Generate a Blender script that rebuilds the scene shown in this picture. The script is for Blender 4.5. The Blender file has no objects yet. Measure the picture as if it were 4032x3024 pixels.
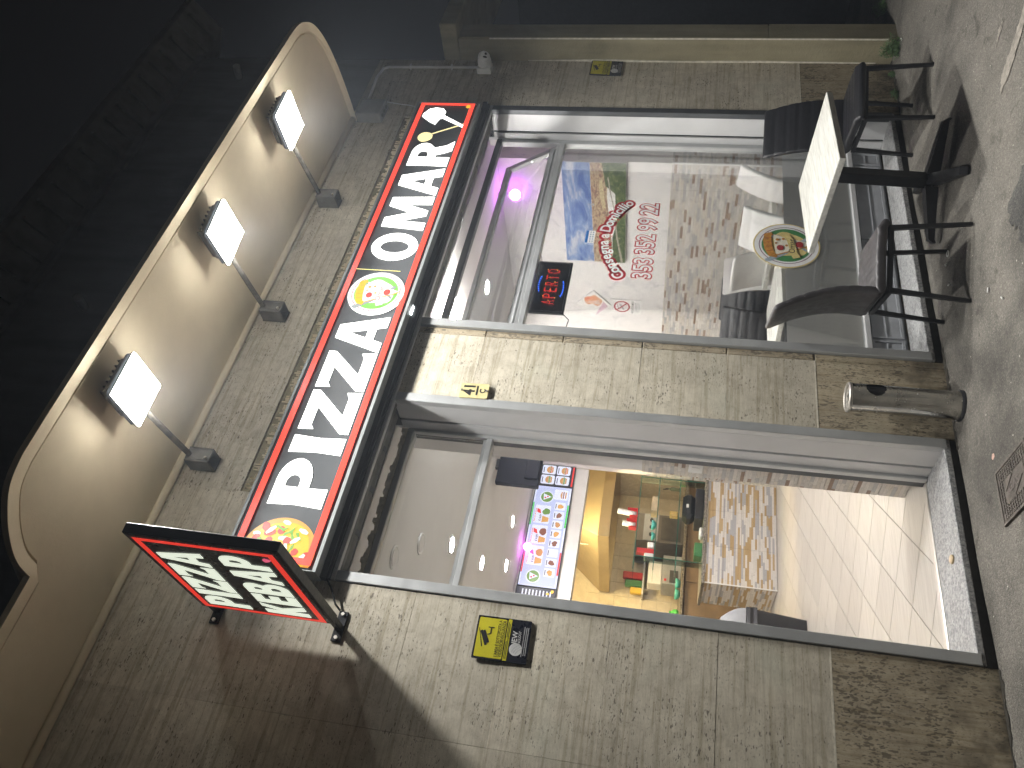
import bpy, math, random
from mathutils import Vector, Matrix
from mathutils.geometry import tessellate_polygon
random.seed(7)
R = math.radians
sc = bpy.context.scene
COL = sc.collection

# ------------------------------------------------------------------ camera
cam_d = bpy.data.cameras.new('camera'); cam = bpy.data.objects.new('camera', cam_d); COL.objects.link(cam)
sc.camera = cam
yaw, pit, rol = R(37.7487), R(10.7596), R(4.729)
fw = Vector((math.sin(yaw)*math.cos(pit), math.cos(yaw)*math.cos(pit), math.sin(pit)))
rt = Vector((math.cos(yaw), -math.sin(yaw), 0)); up = rt.cross(fw)
rt2 = math.cos(rol)*rt + math.sin(rol)*up; up2 = -math.sin(rol)*rt + math.cos(rol)*up
# the phone was held upright, the stored picture lies on its side: picture right = down, picture up = right
X, Y, Z = -up2, rt2, -fw
cam.matrix_world = Matrix(((X.x, Y.x, Z.x, 0.0), (X.y, Y.y, Z.y, -3.6), (X.z, Y.z, Z.z, 0.7632), (0, 0, 0, 1)))
cam_d.sensor_width = 36.0; cam_d.lens = 3264.06/4032*36; cam_d.clip_end = 400; cam_d.clip_start = 0.05

# ------------------------------------------------------------------ world (night) and exposure
w = bpy.data.worlds.new('World'); sc.world = w; w.use_nodes = True
wn = w.node_tree; wn.nodes.clear()
wo = wn.nodes.new('ShaderNodeOutputWorld'); wb = wn.nodes.new('ShaderNodeBackground')
sky = wn.nodes.new('ShaderNodeTexSky'); sky.sky_type = 'NISHITA'; sky.sun_disc = False
sky.sun_elevation = R(-6); sky.sun_rotation = R(200)
mixw = wn.nodes.new('ShaderNodeMixRGB'); mixw.inputs[0].default_value = 0.85
mixw.inputs[2].default_value = (0.075, 0.075, 0.08, 1)
wn.links.new(sky.outputs[0], mixw.inputs[1]); wn.links.new(mixw.outputs[0], wb.inputs[0])
wb.inputs[1].default_value = 0.05
wn.links.new(wb.outputs[0], wo.inputs[0])
sc.view_settings.view_transform = 'Standard'; sc.view_settings.look = 'None'
sc.view_settings.exposure = 0.22; sc.view_settings.gamma = 1.0; sc.view_settings.use_curve_mapping = False
sc.render.engine = 'CYCLES'
sc.cycles.use_denoising = True
try: sc.cycles.denoiser = 'OPENIMAGEDENOISE'
except Exception: pass
sc.cycles.max_bounces = 5; sc.cycles.transparent_max_bounces = 10; sc.cycles.diffuse_bounces = 3; sc.cycles.glossy_bounces = 3
sc.cycles.use_adaptive_sampling = True; sc.cycles.volume_bounces = 0; sc.cycles.adaptive_threshold = 0.07; sc.cycles.use_light_tree = False
sc.cycles.caustics_reflective = False; sc.cycles.caustics_refractive = False
sc.cycles.sample_clamp_indirect = 8.0

FLOOD = 12.0      # radiance of the floodlight lenses
DOWN = 450.0        # ceiling downlights
KITCH = 280.0       # kitchen lamp
BEAM = 66.0        # watts of each floodlight's beam

# ------------------------------------------------------------------ materials
MATS = {}
def newmat(name):
    m = bpy.data.materials.new(name); m.use_nodes = True; nt = m.node_tree; nt.nodes.clear()
    out = nt.nodes.new('ShaderNodeOutputMaterial'); MATS[name] = m
    return m, nt, out
def nd(nt, t, **kw):
    n = nt.nodes.new(t)
    for k, v in kw.items():
        if k.startswith('i_'):
            key = k[2:]; key = int(key) if key.isdigit() else key.replace('_', ' ')
            n.inputs[key].default_value = v
        else: setattr(n, k, v)
    return n
def ramp(nt, fac, stops, interp='LINEAR'):
    r = nt.nodes.new('ShaderNodeValToRGB'); r.color_ramp.interpolation = interp
    e = r.color_ramp.elements
    while len(e) < len(stops): e.new(0.5)
    for i, (p, c) in enumerate(stops):
        e[i].position = p; e[i].color = (*c, 1) if len(c) == 3 else c
    nt.links.new(fac, r.inputs[0]); return r.outputs[0]
def pos(nt, scale=(1, 1, 1), obj=False):
    if obj: src = nt.nodes.new('ShaderNodeTexCoord').outputs['Object']
    else: src = nt.nodes.new('ShaderNodeNewGeometry').outputs['Position']
    mp = nt.nodes.new('ShaderNodeMapping'); mp.inputs['Scale'].default_value = scale
    nt.links.new(src, mp.inputs[0]); return mp.outputs[0]
def noise(nt, vec, scale, detail=4, rough=0.55, dist=0.0):
    n = nd(nt, 'ShaderNodeTexNoise', i_Scale=scale, i_Detail=min(detail, 3.0), i_Roughness=rough, i_Distortion=dist)
    nt.links.new(vec, n.inputs['Vector']); return n.outputs['Fac']
def mixc(nt, fac, a, b, mode='MIX'):
    m = nt.nodes.new('ShaderNodeMixRGB'); m.blend_type = mode
    for i, v in ((0, fac), (1, a), (2, b)):
        if hasattr(v, 'is_output'): nt.links.new(v, m.inputs[i])
        elif isinstance(v, (int, float)): m.inputs[i].default_value = v
        else: m.inputs[i].default_value = (*v, 1)
    return m.outputs[0]
def mth(nt, op, a, b=None, c=None):
    m = nt.nodes.new('ShaderNodeMath'); m.operation = op
    for i, v in enumerate((a, b, c)):
        if v is None: continue
        if hasattr(v, 'is_output'): nt.links.new(v, m.inputs[i])
        else: m.inputs[i].default_value = v
    return m.outputs[0]
def prin(nt, out, col, rough=0.5, metal=0.0, bump=None, bstr=0.3, bdist=0.004, spec=None):
    p = nt.nodes.new('ShaderNodeBsdfPrincipled')
    if hasattr(col, 'is_output'): nt.links.new(col, p.inputs['Base Color'])
    else: p.inputs['Base Color'].default_value = (*col, 1)
    if hasattr(rough, 'is_output'): nt.links.new(rough, p.inputs['Roughness'])
    else: p.inputs['Roughness'].default_value = rough
    p.inputs['Metallic'].default_value = metal
    if spec is not None: p.inputs['Specular IOR Level'].default_value = spec
    if bump is not None:
        b = nd(nt, 'ShaderNodeBump', i_Strength=bstr, i_Distance=bdist)
        nt.links.new(bump, b.inputs['Height']); nt.links.new(b.outputs[0], p.inputs['Normal'])
    nt.links.new(p.outputs[0], out.inputs[0]); return p
def M(name, col, rough=0.5, metal=0.0, var=0.12, vs=9.0, bstr=0.0, bs=60.0, spec=None, obj=False):
    """plain surface with uneven tone, gloss and a little relief"""
    if name in MATS: return MATS[name]
    m, nt, out = newmat(name); v = pos(nt, obj=obj)
    n1 = noise(nt, v, vs, 6, 0.6)
    lo = tuple(c*(1-var) for c in col); hi = tuple(min(1, c*(1+var)) for c in col)
    c = ramp(nt, n1, [(0.3, lo), (0.7, hi)])
    n2 = noise(nt, v, vs*3.1, 5, 0.6)
    rg = nd(nt, 'ShaderNodeMapRange', i_1=0.3, i_2=0.7, i_3=max(0.02, rough-0.08), i_4=min(1, rough+0.08)); nt.links.new(n2, rg.inputs[0])
    prin(nt, out, c, rg.outputs[0], metal, noise(nt, v, bs, 4) if bstr else None, bstr, spec=spec)
    return m
def EM(name, col, strength, diff=None):
    """surface that gives off light (lamp, lit sign, screen)"""
    if name in MATS: return MATS[name]
    m, nt, out = newmat(name)
    p = prin(nt, out, diff if diff else tuple(c*0.2 for c in col), 0.35)
    p.inputs['Emission Color'].default_value = (*col, 1); p.inputs['Emission Strength'].default_value = strength
    if strength < 20.0:
        try: m.cycles.emission_sampling = 'NONE'
        except Exception: pass
    return m

def travertine(name, base, dark, vertical=False, pit=1.0, grime=0.3):
    m, nt, out = newmat(name)
    st = (16, 16, 2.2) if vertical else (2.2, 2.2, 16)
    v = pos(nt); vs = pos(nt, st)
    big = noise(nt, v, 1.7, 5, 0.6, 0.4); streak = noise(nt, vs, 1.5, 6, 0.62, 0.3); fine = noise(nt, vs, 9, 5, 0.6)
    c = ramp(nt, streak, [(0.28, dark), (0.5, base), (0.75, tuple(min(1, b*1.12) for b in base))])
    c = mixc(nt, 0.55, c, ramp(nt, big, [(0.32, tuple(d*0.82 for d in dark)), (0.6, base)]))
    mot = ramp(nt, noise(nt, v, 13.0, 3, 0.7, 0.6), [(0.35, (0.72, 0.70, 0.66)), (0.6, (1, 1, 1))]); c = mixc(nt, 0.75, c, mot, 'MULTIPLY')
    green = ramp(nt, noise(nt, v, 2.3, 3), [(0.56, (0, 0, 0)), (0.72, (1, 1, 1))])
    c = mixc(nt, mth(nt, 'MULTIPLY', green, 0.35), c, (base[0]*0.80, base[1]*0.92, base[2]*0.92))
    rust = ramp(nt, noise(nt, pos(nt, (1, 1, 1)), 9.5, 4, 0.6, 0.8), [(0.70, (0, 0, 0)), (0.78, (1, 1, 1))])
    c = mixc(nt, mth(nt, 'MULTIPLY', rust, 0.35), c, (0.20, 0.12, 0.07))
    c = mixc(nt, 0.16, c, ramp(nt, fine, [(0.3, (0.15, 0.14, 0.12)), (0.65, (0.7, 0.67, 0.6))]))
    # pores: short slots along the bedding, in patches
    pv = pos(nt, (24, 24, 9) if vertical else (9, 9, 24))
    vo = nd(nt, 'ShaderNodeTexVoronoi', i_Scale=6.2, i_Randomness=1.0)
    vo.feature = 'F1'
    wob = nt.nodes.new('ShaderNodeMixRGB'); wob.inputs[0].default_value = 0.22
    nz = nd(nt, 'ShaderNodeTexNoise', i_Scale=6.0, i_Detail=3.0); nt.links.new(pv, nz.inputs['Vector'])
    nt.links.new(pv, wob.inputs[1]); nt.links.new(nz.outputs['Color'], wob.inputs[2])
    nt.links.new(wob.outputs[0], vo.inputs['Vector'])
    wn_ = nd(nt, 'ShaderNodeTexWhiteNoise', noise_dimensions='3D'); nt.links.new(vo.outputs['Position'], wn_.inputs['Vector'])
    size = mth(nt, 'MULTIPLY', mth(nt, 'POWER', wn_.outputs['Value'], 2.4), 0.50)
    patch = ramp(nt, noise(nt, v, 4.2, 4, 0.65), [(0.38, (0.22, 0.22, 0.22)), (0.60, (1, 1, 1))])
    size = mth(nt, 'MULTIPLY', mth(nt, 'MULTIPLY', size, patch), pit)
    hole = nd(nt, 'ShaderNodeMapRange', i_1=0.0, i_2=0.06, i_3=0.0, i_4=1.0)
    nt.links.new(mth(nt, 'SUBTRACT', size, vo.outputs['Distance']), hole.inputs[0])
    n3 = noise(nt, pos(nt, (70, 70, 30) if vertical else (30, 30, 70)), 2.4, 3, 0.5)
    h2 = mth(nt, 'MULTIPLY', ramp(nt, n3, [(0.58, (0, 0, 0)), (0.67, (1, 1, 1))]), mth(nt, 'MULTIPLY', patch, 0.7*pit))
    hs = mth(nt, 'MAXIMUM', hole.outputs[0], h2)
    oi = nt.nodes.new('ShaderNodeObjectInfo'); mr = nd(nt, 'ShaderNodeMapRange', i_1=0.0, i_2=1.0, i_3=0.90, i_4=1.08); nt.links.new(oi.outputs['Random'], mr.inputs[0])
    hsv = nd(nt, 'ShaderNodeHueSaturation'); nt.links.new(c, hsv.inputs['Color']); nt.links.new(mr.outputs[0], hsv.inputs['Value']); c = hsv.outputs[0]
    ln = ramp(nt, noise(nt, pos(nt, (30, 30, 1.2) if vertical else (1.2, 1.2, 30)), 1.3, 3, 0.6, 0.5), [(0.36, (0.70, 0.67, 0.60)), (0.50, (1, 1, 1))]); c = mixc(nt, 0.8, c, ln, 'MULTIPLY')
    c = mixc(nt, mth(nt, 'MULTIPLY', hs, 0.70), c, (0.085, 0.070, 0.050))
    # splash grime low on the wall (a stain with its own ragged shape)
    z = nd(nt, 'ShaderNodeSeparateXYZ'); nt.links.new(v, z.inputs[0])
    gz = nd(nt, 'ShaderNodeMapRange', i_1=-0.66, i_2=-0.3, i_3=1.0, i_4=0.0); nt.links.new(z.outputs[2], gz.inputs[0])
    gm = mth(nt, 'MULTIPLY', gz.outputs[0], ramp(nt, noise(nt, v, 6, 6, 0.7), [(0.42, (0, 0, 0)), (0.62, (1, 1, 1))]))
    c = mixc(nt, mth(nt, 'MULTIPLY', gm, grime), c, (0.06, 0.05, 0.035))
    prin(nt, out, c, 0.72, 0, mth(nt, 'SUBTRACT', mth(nt, 'MULTIPLY', fine, 0.15), hs), 0.55, 0.004)
    return m
TRAV = travertine('travertine', (0.66, 0.60, 0.475), (0.52, 0.465, 0.36), pit=1.1)
TRAVB = travertine('travertine_base', (0.50, 0.415, 0.275), (0.27, 0.215, 0.135), vertical=True, pit=2.3, grime=0.9)

def asphalt(name, a, b, stone=0.4):
    m, nt, out = newmat(name); v = pos(nt)
    c = ramp(nt, noise(nt, v, 3.2, 7, 0.65), [(0.3, a), (0.7, b)])
    vo = nd(nt, 'ShaderNodeTexVoronoi', i_Scale=150.0); nt.links.new(v, vo.inputs['Vector'])
    wn_ = nd(nt, 'ShaderNodeTexWhiteNoise', noise_dimensions='3D'); nt.links.new(vo.outputs['Position'], wn_.inputs['Vector'])
    agg = ramp(nt, wn_.outputs['Value'], [(0, (0.05, 0.048, 0.045)), (0.45, (0.13, 0.125, 0.11)), (0.82, (0.20, 0.185, 0.155)), (0.95, (0.32, 0.30, 0.26))])
    c = mixc(nt, stone, c, agg)
    st = ramp(nt, noise(nt, v, 1.1, 5, 0.6, 1.0), [(0.38, (0.42, 0.42, 0.42)), (0.58, (1, 1, 1))])
    c = mixc(nt, 0.85, c, st, 'MULTIPLY')
    sp = ramp(nt, noise(nt, v, 7.5, 3, 0.6, 0.4), [(0.30, (0.5, 0.49, 0.47)), (0.40, (1, 1, 1))]); c = mixc(nt, 0.8, c, sp, 'MULTIPLY')
    # light flecks
    v2 = nd(nt, 'ShaderNodeTexVoronoi', i_Scale=26.0); nt.links.new(v, v2.inputs['Vector'])
    w2 = nd(nt, 'ShaderNodeTexWhiteNoise', noise_dimensions='3D'); nt.links.new(v2.outputs['Position'], w2.inputs['Vector'])
    fl = mth(nt, 'MULTIPLY', mth(nt, 'LESS_THAN', v2.outputs['Distance'], 0.11), mth(nt, 'GREATER_THAN', w2.outputs['Value'], 0.9))
    c = mixc(nt, mth(nt, 'MULTIPLY', fl, 0.8), c, (0.55, 0.52, 0.45))
    h = mth(nt, 'ADD', mth(nt, 'MULTIPLY', vo.outputs['Distance'], -0.6), mth(nt, 'MULTIPLY', noise(nt, v, 30, 5, 0.7), 1.0))
    prin(nt, out, c, 0.85, 0, h, 0.75, 0.008)
    return m
ASPH = asphalt('asphalt', (0.125, 0.113, 0.096), (0.215, 0.195, 0.165))
ASPH2 = asphalt('asphalt_patch', (0.045, 0.045, 0.045), (0.085, 0.083, 0.078), 0.35)

def stucco(name, a, b, bs=90, bstr=0.6):
    m, nt, out = newmat(name); v = pos(nt)
    c = ramp(nt, noise(nt, v, 2.6, 7, 0.65, 0.3), [(0.3, a), (0.7, b)])
    c = mixc(nt, 0.25 if bstr > 0.2 else 0.06, c, ramp(nt, noise(nt, pos(nt, (5, 5, 0.6)), 2.0, 5, 0.6), [(0.35, tuple(x*0.6 for x in a)), (0.6, b)]))
    prin(nt, out, c, 0.9, 0, noise(nt, v, bs, 6, 0.7), bstr, 0.006); return m
PLAST = stucco('canopy_plaster', (0.72, 0.625, 0.445), (0.77, 0.675, 0.49), 40, 0.15)
UPW = stucco('upper_plaster', (0.20, 0.195, 0.18), (0.28, 0.27, 0.25), 50, 0.3)
PIER = stucco('rough_render', (0.20, 0.175, 0.105), (0.31, 0.275, 0.175), 55, 1.0)
ALU = M('aluminium', (0.52, 0.53, 0.53), 0.45, 0.5, 0.10, 5, 0.04, 120)
ALUP = M('aluminium_panel', (0.58, 0.58, 0.58), 0.45, 0.15, 0.07, 3, 0.03, 40)
ALUD = M('dark_aluminium', (0.10, 0.105, 0.11), 0.45, 0.5, 0.12, 6)
DARK = M('black_gap', (0.012, 0.012, 0.013), 0.8, 0, 0.2)
DUSTY = M('dusty_metal', (0.17, 0.165, 0.15), 0.7, 0.2, 0.3, 7, 0.2)
BLACKM = M('black_metal', (0.016, 0.016, 0.018), 0.42, 0.3, 0.25, 14, 0.05, 200)
BLACKP = M('black_plastic', (0.02, 0.02, 0.022), 0.45, 0, 0.2, 10)
LEATH = M('black_leatherette', (0.012, 0.012, 0.014), 0.42, 0, 0.25, 22, 0.12, 420, obj=True)
LEATHG = M('worn_leatherette', (0.052, 0.048, 0.050), 0.45, 0, 0.3, 9, 0.12, 420, obj=True)
LEATHW = M('white_leatherette', (0.74, 0.73, 0.70), 0.45, 0, 0.05, 8, 0.06, 300, obj=True)
WHITEP = M('white_plastic', (0.72, 0.72, 0.70), 0.4, 0, 0.08, 12)
GREYP = M('grey_plastic', (0.33, 0.34, 0.36), 0.4, 0, 0.1, 12)
GROUT = M('pale_joint', (0.62, 0.58, 0.48), 0.9, 0, 0.25, 30, 0.3)
GROUTD = M('dark_joint', (0.20, 0.18, 0.14), 0.9, 0, 0.3, 30, 0.3)
RISER = M('black_stone', (0.018, 0.017, 0.016), 0.55, 0, 0.5, 14, 0.3)
WALLW = M('white_wall', (0.70, 0.68, 0.66), 0.8, 0, 0.06, 5, 0.05, 50)
CEIL = M('ceiling_paint', (0.66, 0.65, 0.63), 0.85, 0, 0.03, 3)
KTILE = M('cream_tile', (0.70, 0.62, 0.48), 0.25, 0, 0.08, 5)
STEEL = M('stainless', (0.60, 0.57, 0.52), 0.42, 0.85, 0.06, 3)
STEELD = M('dark_steel', (0.10, 0.10, 0.10), 0.4, 0.6, 0.2, 6)
RED = M('red_plastic', (0.55, 0.03, 0.03), 0.35, 0, 0.1, 20)
TEAL = M('teal_plastic', (0.10, 0.48, 0.42), 0.35, 0, 0.08, 20)
GREENP = M('green_plastic', (0.06, 0.20, 0.07), 0.4, 0, 0.15, 20)
YELP = M('yellow_pack', (0.75, 0.5, 0.06), 0.4, 0, 0.1, 20)
PAPER = M('white_paper', (0.74, 0.73, 0.70), 0.7, 0, 0.05, 20)
BROWNC = M('brown_cabinet', (0.20, 0.14, 0.085), 0.5, 0, 0.15, 6)
WOODB = M('light_wood', (0.55, 0.42, 0.26), 0.5, 0, 0.15, 20)
YEL = M('sign_yellow', (0.62, 0.56, 0.03), 0.35, 0, 0.06, 12)
NAVY = M('sign_black', (0.012, 0.013, 0.02), 0.3, 0, 0.2, 10)
SWHITE = M('print_white', (0.62, 0.62, 0.60), 0.5, 0, 0.08, 40)
SGREY = M('print_grey', (0.35, 0.35, 0.36), 0.5, 0, 0.08, 40)
INK = M('print_black', (0.014, 0.013, 0.015), 0.45, 0, 0.1, 40)
CREAM = M('cream_enamel', (0.66, 0.58, 0.30), 0.25, 0, 0.08, 25)
VINR = M('vinyl_red', (0.38, 0.015, 0.025), 0.4, 0, 0.06, 20)
VINW = M('vinyl_white', (0.78, 0.77, 0.76), 0.5, 0, 0.03, 20)
VING = M('vinyl_green', (0.06, 0.22, 0.075), 0.4, 0, 0.06, 20)
VINP = M('vinyl_purple', (0.16, 0.02, 0.07), 0.4, 0, 0.06, 20)
CRUST = M('print_crust', (0.46, 0.21, 0.04), 0.5, 0, 0.35, 40)
CHEESE = M('print_cheese', (0.74, 0.70, 0.58), 0.5, 0, 0.08, 50)
PEPP = M('print_pepperoni', (0.30, 0.03, 0.03), 0.5, 0, 0.25, 60)
RIBB = M('print_ribbon', (0.62, 0.50, 0.20), 0.5, 0, 0.15, 40)
CUTL = M('print_cutlery', (0.32, 0.38, 0.44), 0.5, 0, 0.2, 60)
LEAF = M('weed_leaf', (0.045, 0.10, 0.022), 0.55, 0, 0.5, 30)
GLOSSD = M('sign_face', (0.085, 0.09, 0.095), 0.45, 0, 0.08, 4, spec=0.25)
IRON = M('cast_iron', (0.12, 0.105, 0.09), 0.65, 0.4, 0.35, 20, 0.3, 90)
STICK = M('gum_pink', (0.55, 0.36, 0.29), 0.7, 0, 0.1, 60)

def granite(name, a, b, c):
    m, nt, out = newmat(name); v = pos(nt)
    vo = nd(nt, 'ShaderNodeTexVoronoi', i_Scale=130.0); nt.links.new(v, vo.inputs['Vector'])
    wn_ = nd(nt, 'ShaderNodeTexWhiteNoise', noise_dimensions='3D'); nt.links.new(vo.outputs['Position'], wn_.inputs['Vector'])
    col = ramp(nt, wn_.outputs['Value'], [(0.1, a), (0.5, b), (0.9, c)])
    col = mixc(nt, 0.5, col, ramp(nt, noise(nt, v, 45, 5, 0.7), [(0.35, a), (0.65, c)]))
    prin(nt, out, col, 0.5, 0, vo.outputs['Distance'], 0.15, 0.003); return m
GRAN = granite('granite', (0.13, 0.13, 0.135), (0.26, 0.26, 0.26), (0.46, 0.46, 0.45))
GRAND = granite('granite_dark', (0.04, 0.035, 0.03), (0.16, 0.14, 0.11), (0.36, 0.32, 0.26))

def ledger(name, cols, h, wdt, axis, vein=0.35, gl=0.35):
    """printed strips of stone on a tile: uneven courses, each strip its own tone"""
    m, nt, out = newmat(name); v = pos(nt)
    s = nd(nt, 'ShaderNodeSeparateXYZ'); nt.links.new(v, s.inputs[0])
    u = mth(nt, 'ADD', s.outputs[0], s.outputs[1]) if axis == 'xy' else s.outputs[axis]
    vv = s.outputs[2]
    row = mth(nt, 'FLOOR', mth(nt, 'DIVIDE', vv, h))
    wr = nd(nt, 'ShaderNodeTexWhiteNoise', noise_dimensions='1D'); nt.links.new(row, wr.inputs['W'])
    us = mth(nt, 'DIVIDE', mth(nt, 'ADD', u, mth(nt, 'MULTIPLY', wr.outputs['Value'], 3.7)), mth(nt, 'MULTIPLY', mth(nt, 'ADD', wr.outputs['Value'], 0.6), wdt))
    colm = mth(nt, 'FLOOR', us)
    wc = nd(nt, 'ShaderNodeTexWhiteNoise', noise_dimensions='2D'); cb = nd(nt, 'ShaderNodeCombineXYZ')
    nt.links.new(row, cb.inputs[0]); nt.links.new(colm, cb.inputs[1]); nt.links.new(cb.outputs[0], wc.inputs['Vector'])
    c = ramp(nt, wc.outputs['Value'], cols, 'CONSTANT')
    vn = ramp(nt, noise(nt, pos(nt, (3, 3, 9)), 6, 6, 0.65, 1.2), [(0.35, (0.62, 0.62, 0.62)), (0.55, (1, 1, 1)), (0.68, (0.8, 0.8, 0.8))])
    c = mixc(nt, vein*1.6 if vein < 0.6 else 1.0, c, vn, 'MULTIPLY')
    fr = mth(nt, 'FRACT', mth(nt, 'DIVIDE', vv, h)); fu = mth(nt, 'FRACT', us)
    e = mth(nt, 'MAXIMUM', mth(nt, 'LESS_THAN', fr, 0.07), mth(nt, 'LESS_THAN', fu, 0.02))
    c = mixc(nt, mth(nt, 'MULTIPLY', e, 0.35), c, (0.12, 0.10, 0.09))
    prin(nt, out, c, gl, 0, e, 0.25, -0.002); return m
LEDG = ledger('ledger_tile', [(0, (0.54, 0.51, 0.47)), (0.25, (0.62, 0.58, 0.53)), (0.45, (0.43, 0.42, 0.41)), (0.62, (0.58, 0.53, 0.46)), (0.85, (0.27, 0.18, 0.125)), (0.93, (0.33, 0.24, 0.18))], 0.0212, 0.12, 'xy')
LEDC = ledger('counter_tile', [(0, (0.66, 0.63, 0.60)), (0.38, (0.40, 0.40, 0.42)), (0.58, (0.62, 0.59, 0.56)), (0.74, (0.42, 0.29, 0.14)), (0.9, (0.46, 0.33, 0.17))], 0.0215, 0.22, 'xy', 0.15)

def floor_tile_mat():
    m, nt, out = newmat('floor_tile'); tc = nt.nodes.new('ShaderNodeTexCoord'); oi = nt.nodes.new('ShaderNodeObjectInfo')
    v = pos(nt, (1, 1, 1))
    rot = nt.nodes.new('ShaderNodeMapping'); rot.inputs['Rotation'].default_value = (0, 0, R(45)); rot.inputs['Scale'].default_value = (2, 26, 1); nt.links.new(v, rot.inputs[0])
    n = noise(nt, rot.outputs[0], 2.0, 6, 0.6, 0.4)
    c = ramp(nt, n, [(0.3, (0.46, 0.425, 0.375)), (0.6, (0.56, 0.525, 0.47))])
    hs = nd(nt, 'ShaderNodeHueSaturation'); nt.links.new(c, hs.inputs['Color'])
    mr = nd(nt, 'ShaderNodeMapRange', i_1=0.0, i_2=1.0, i_3=0.93, i_4=1.05); nt.links.new(oi.outputs['Random'], mr.inputs[0]); nt.links.new(mr.outputs[0], hs.inputs['Value'])
    prin(nt, out, hs.outputs[0], 0.32, 0, n, 0.05, 0.002); return m
FTILE = floor_tile_mat()
def woodwhite():
    m, nt, out = newmat('whitewashed_wood'); v = pos(nt, (3, 22, 22), obj=True)
    n = noise(nt, v, 2.2, 6, 0.6, 0.6)
    c = ramp(nt, n, [(0.28, (0.36, 0.355, 0.32)), (0.5, (0.52, 0.515, 0.47)), (0.7, (0.60, 0.595, 0.55))])
    prin(nt, out, c, 0.42, 0, n, 0.08, 0.002); return m
WOODW = woodwhite()
def glass(name, tint=(1, 1, 1), gl=1.0):
    m, nt, out = newmat(name)
    t = nt.nodes.new('ShaderNodeBsdfTransparent'); t.inputs[0].default_value = (*tint, 1)
    g = nt.nodes.new('ShaderNodeBsdfGlossy'); g.inputs['Roughness'].default_value = 0.02
    fr = nd(nt, 'ShaderNodeFresnel', i_IOR=1.45); mx = nt.nodes.new('ShaderNodeMixShader')
    nt.links.new(mth(nt, 'MULTIPLY', fr.outputs[0], gl), mx.inputs[0]); nt.links.new(t.outputs[0], mx.inputs[1]); nt.links.new(g.outputs[0], mx.inputs[2])
    nt.links.new(mx.outputs[0], out.inputs[0]); return m
GLASS = glass('window_glass', (0.96, 0.97, 0.97), 0.55); GLASSG = glass('green_edge_glass', (0.86, 0.93, 0.89), 0.7)
GEDGE = M('glass_edge', (0.02, 0.12, 0.09), 0.2)
def frosted():
    m, nt, out = newmat('frosted_film'); v = pos(nt)
    d = nt.nodes.new('ShaderNodeBsdfDiffuse'); tl = nt.nodes.new('ShaderNodeBsdfTranslucent'); tr = nt.nodes.new('ShaderNodeBsdfTransparent')
    d.inputs[0].default_value = (0.82, 0.82, 0.80, 1); tl.inputs[0].default_value = (0.88, 0.88, 0.86, 1)
    gl = nt.nodes.new('ShaderNodeBsdfGlossy'); gl.inputs['Roughness'].default_value = 0.25; gl.inputs[0].default_value = (0.8, 0.8, 0.8, 1)
    a = nt.nodes.new('ShaderNodeMixShader'); a.inputs[0].default_value = 0.25; nt.links.new(d.outputs[0], a.inputs[1]); nt.links.new(tl.outputs[0], a.inputs[2])
    b = nt.nodes.new('ShaderNodeMixShader'); b.inputs[0].default_value = 0.08; nt.links.new(a.outputs[0], b.inputs[1]); nt.links.new(tr.outputs[0], b.inputs[2])
    c = nt.nodes.new('ShaderNodeMixShader'); c.inputs[0].default_value = 0.08; nt.links.new(b.outputs[0], c.inputs[1]); nt.links.new(gl.outputs[0], c.inputs[2])
    nt.links.new(c.outputs[0], out.inputs[0]); return m
FROST = frosted()
def marbled():
    m, nt, out = newmat('marbled_plaster'); v = pos(nt)
    n = noise(nt, v, 5.5, 8, 0.72, 1.6)
    c = ramp(nt, n, [(0.33, (0.56, 0.545, 0.54)), (0.42, (0.68, 0.66, 0.64)), (0.6, (0.72, 0.69, 0.66))])
    prin(nt, out, c, 0.6); return m
MARB = marbled()
# light-giving surfaces
E_WHITE = EM('lit_letter', (1.0, 1.0, 0.96), 2.4, (0.5, 0.5, 0.48))
E_PLATE = EM('lit_plate', (1.0, 1.0, 0.96), 0.95, (0.2, 0.2, 0.2))
E_RED = EM('lit_red', (1.0, 0.075, 0.04), 0.95, (0.5, 0.03, 0.02))
E_CREAM = EM('lit_letter_dim', (0.93, 1.0, 0.82), 0.72, (0.6, 0.6, 0.55))
E_REDD = EM('lit_red_dim', (1.0, 0.05, 0.03), 0.62, (0.5, 0.03, 0.02))
E_GREEN = EM('lit_green', (0.30, 0.85, 0.12), 0.62); E_YELL = EM('lit_yellow', (1.0, 0.58, 0.03), 0.85)
E_ORNG = EM('lit_orange', (1.0, 0.45, 0.08), 0.75); E_TOM = EM('lit_tomato', (0.85, 0.07, 0.04), 0.7)
E_LEAF = EM('lit_leaf', (0.24, 0.55, 0.06), 0.7); E_CHEE = EM('lit_cheese', (0.95, 0.92, 0.78), 0.9)
E_GREY = EM('lit_outline', (0.45, 0.5, 0.5), 0.6); E_PINK = EM('lit_pink', (0.85, 0.12, 0.22), 0.7)
E_FLOOD = EM('flood_lens', (0.90, 0.95, 1.0), FLOOD); E_SIDEGLOW = EM('added_side_glow', (1.0, 0.97, 0.92), 80.0); E_DOWN = EM('downlight_lens', (1.0, 0.95, 0.90), DOWN)
E_KIT = EM('kitchen_tube', (1.0, 0.76, 0.36), KITCH)
E_SCR = EM('screen_lavender', (0.62, 0.66, 1.0), 0.72); E_CARD = EM('screen_card', (0.80, 0.83, 1.0), 0.78)
E_SDARK = EM('screen_dark', (0.05, 0.05, 0.08), 0.4); E_SRED = EM('screen_red', (0.9, 0.06, 0.05), 0.7); E_SGRN = EM('screen_green', (0.10, 0.75, 0.12), 0.7)
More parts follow.
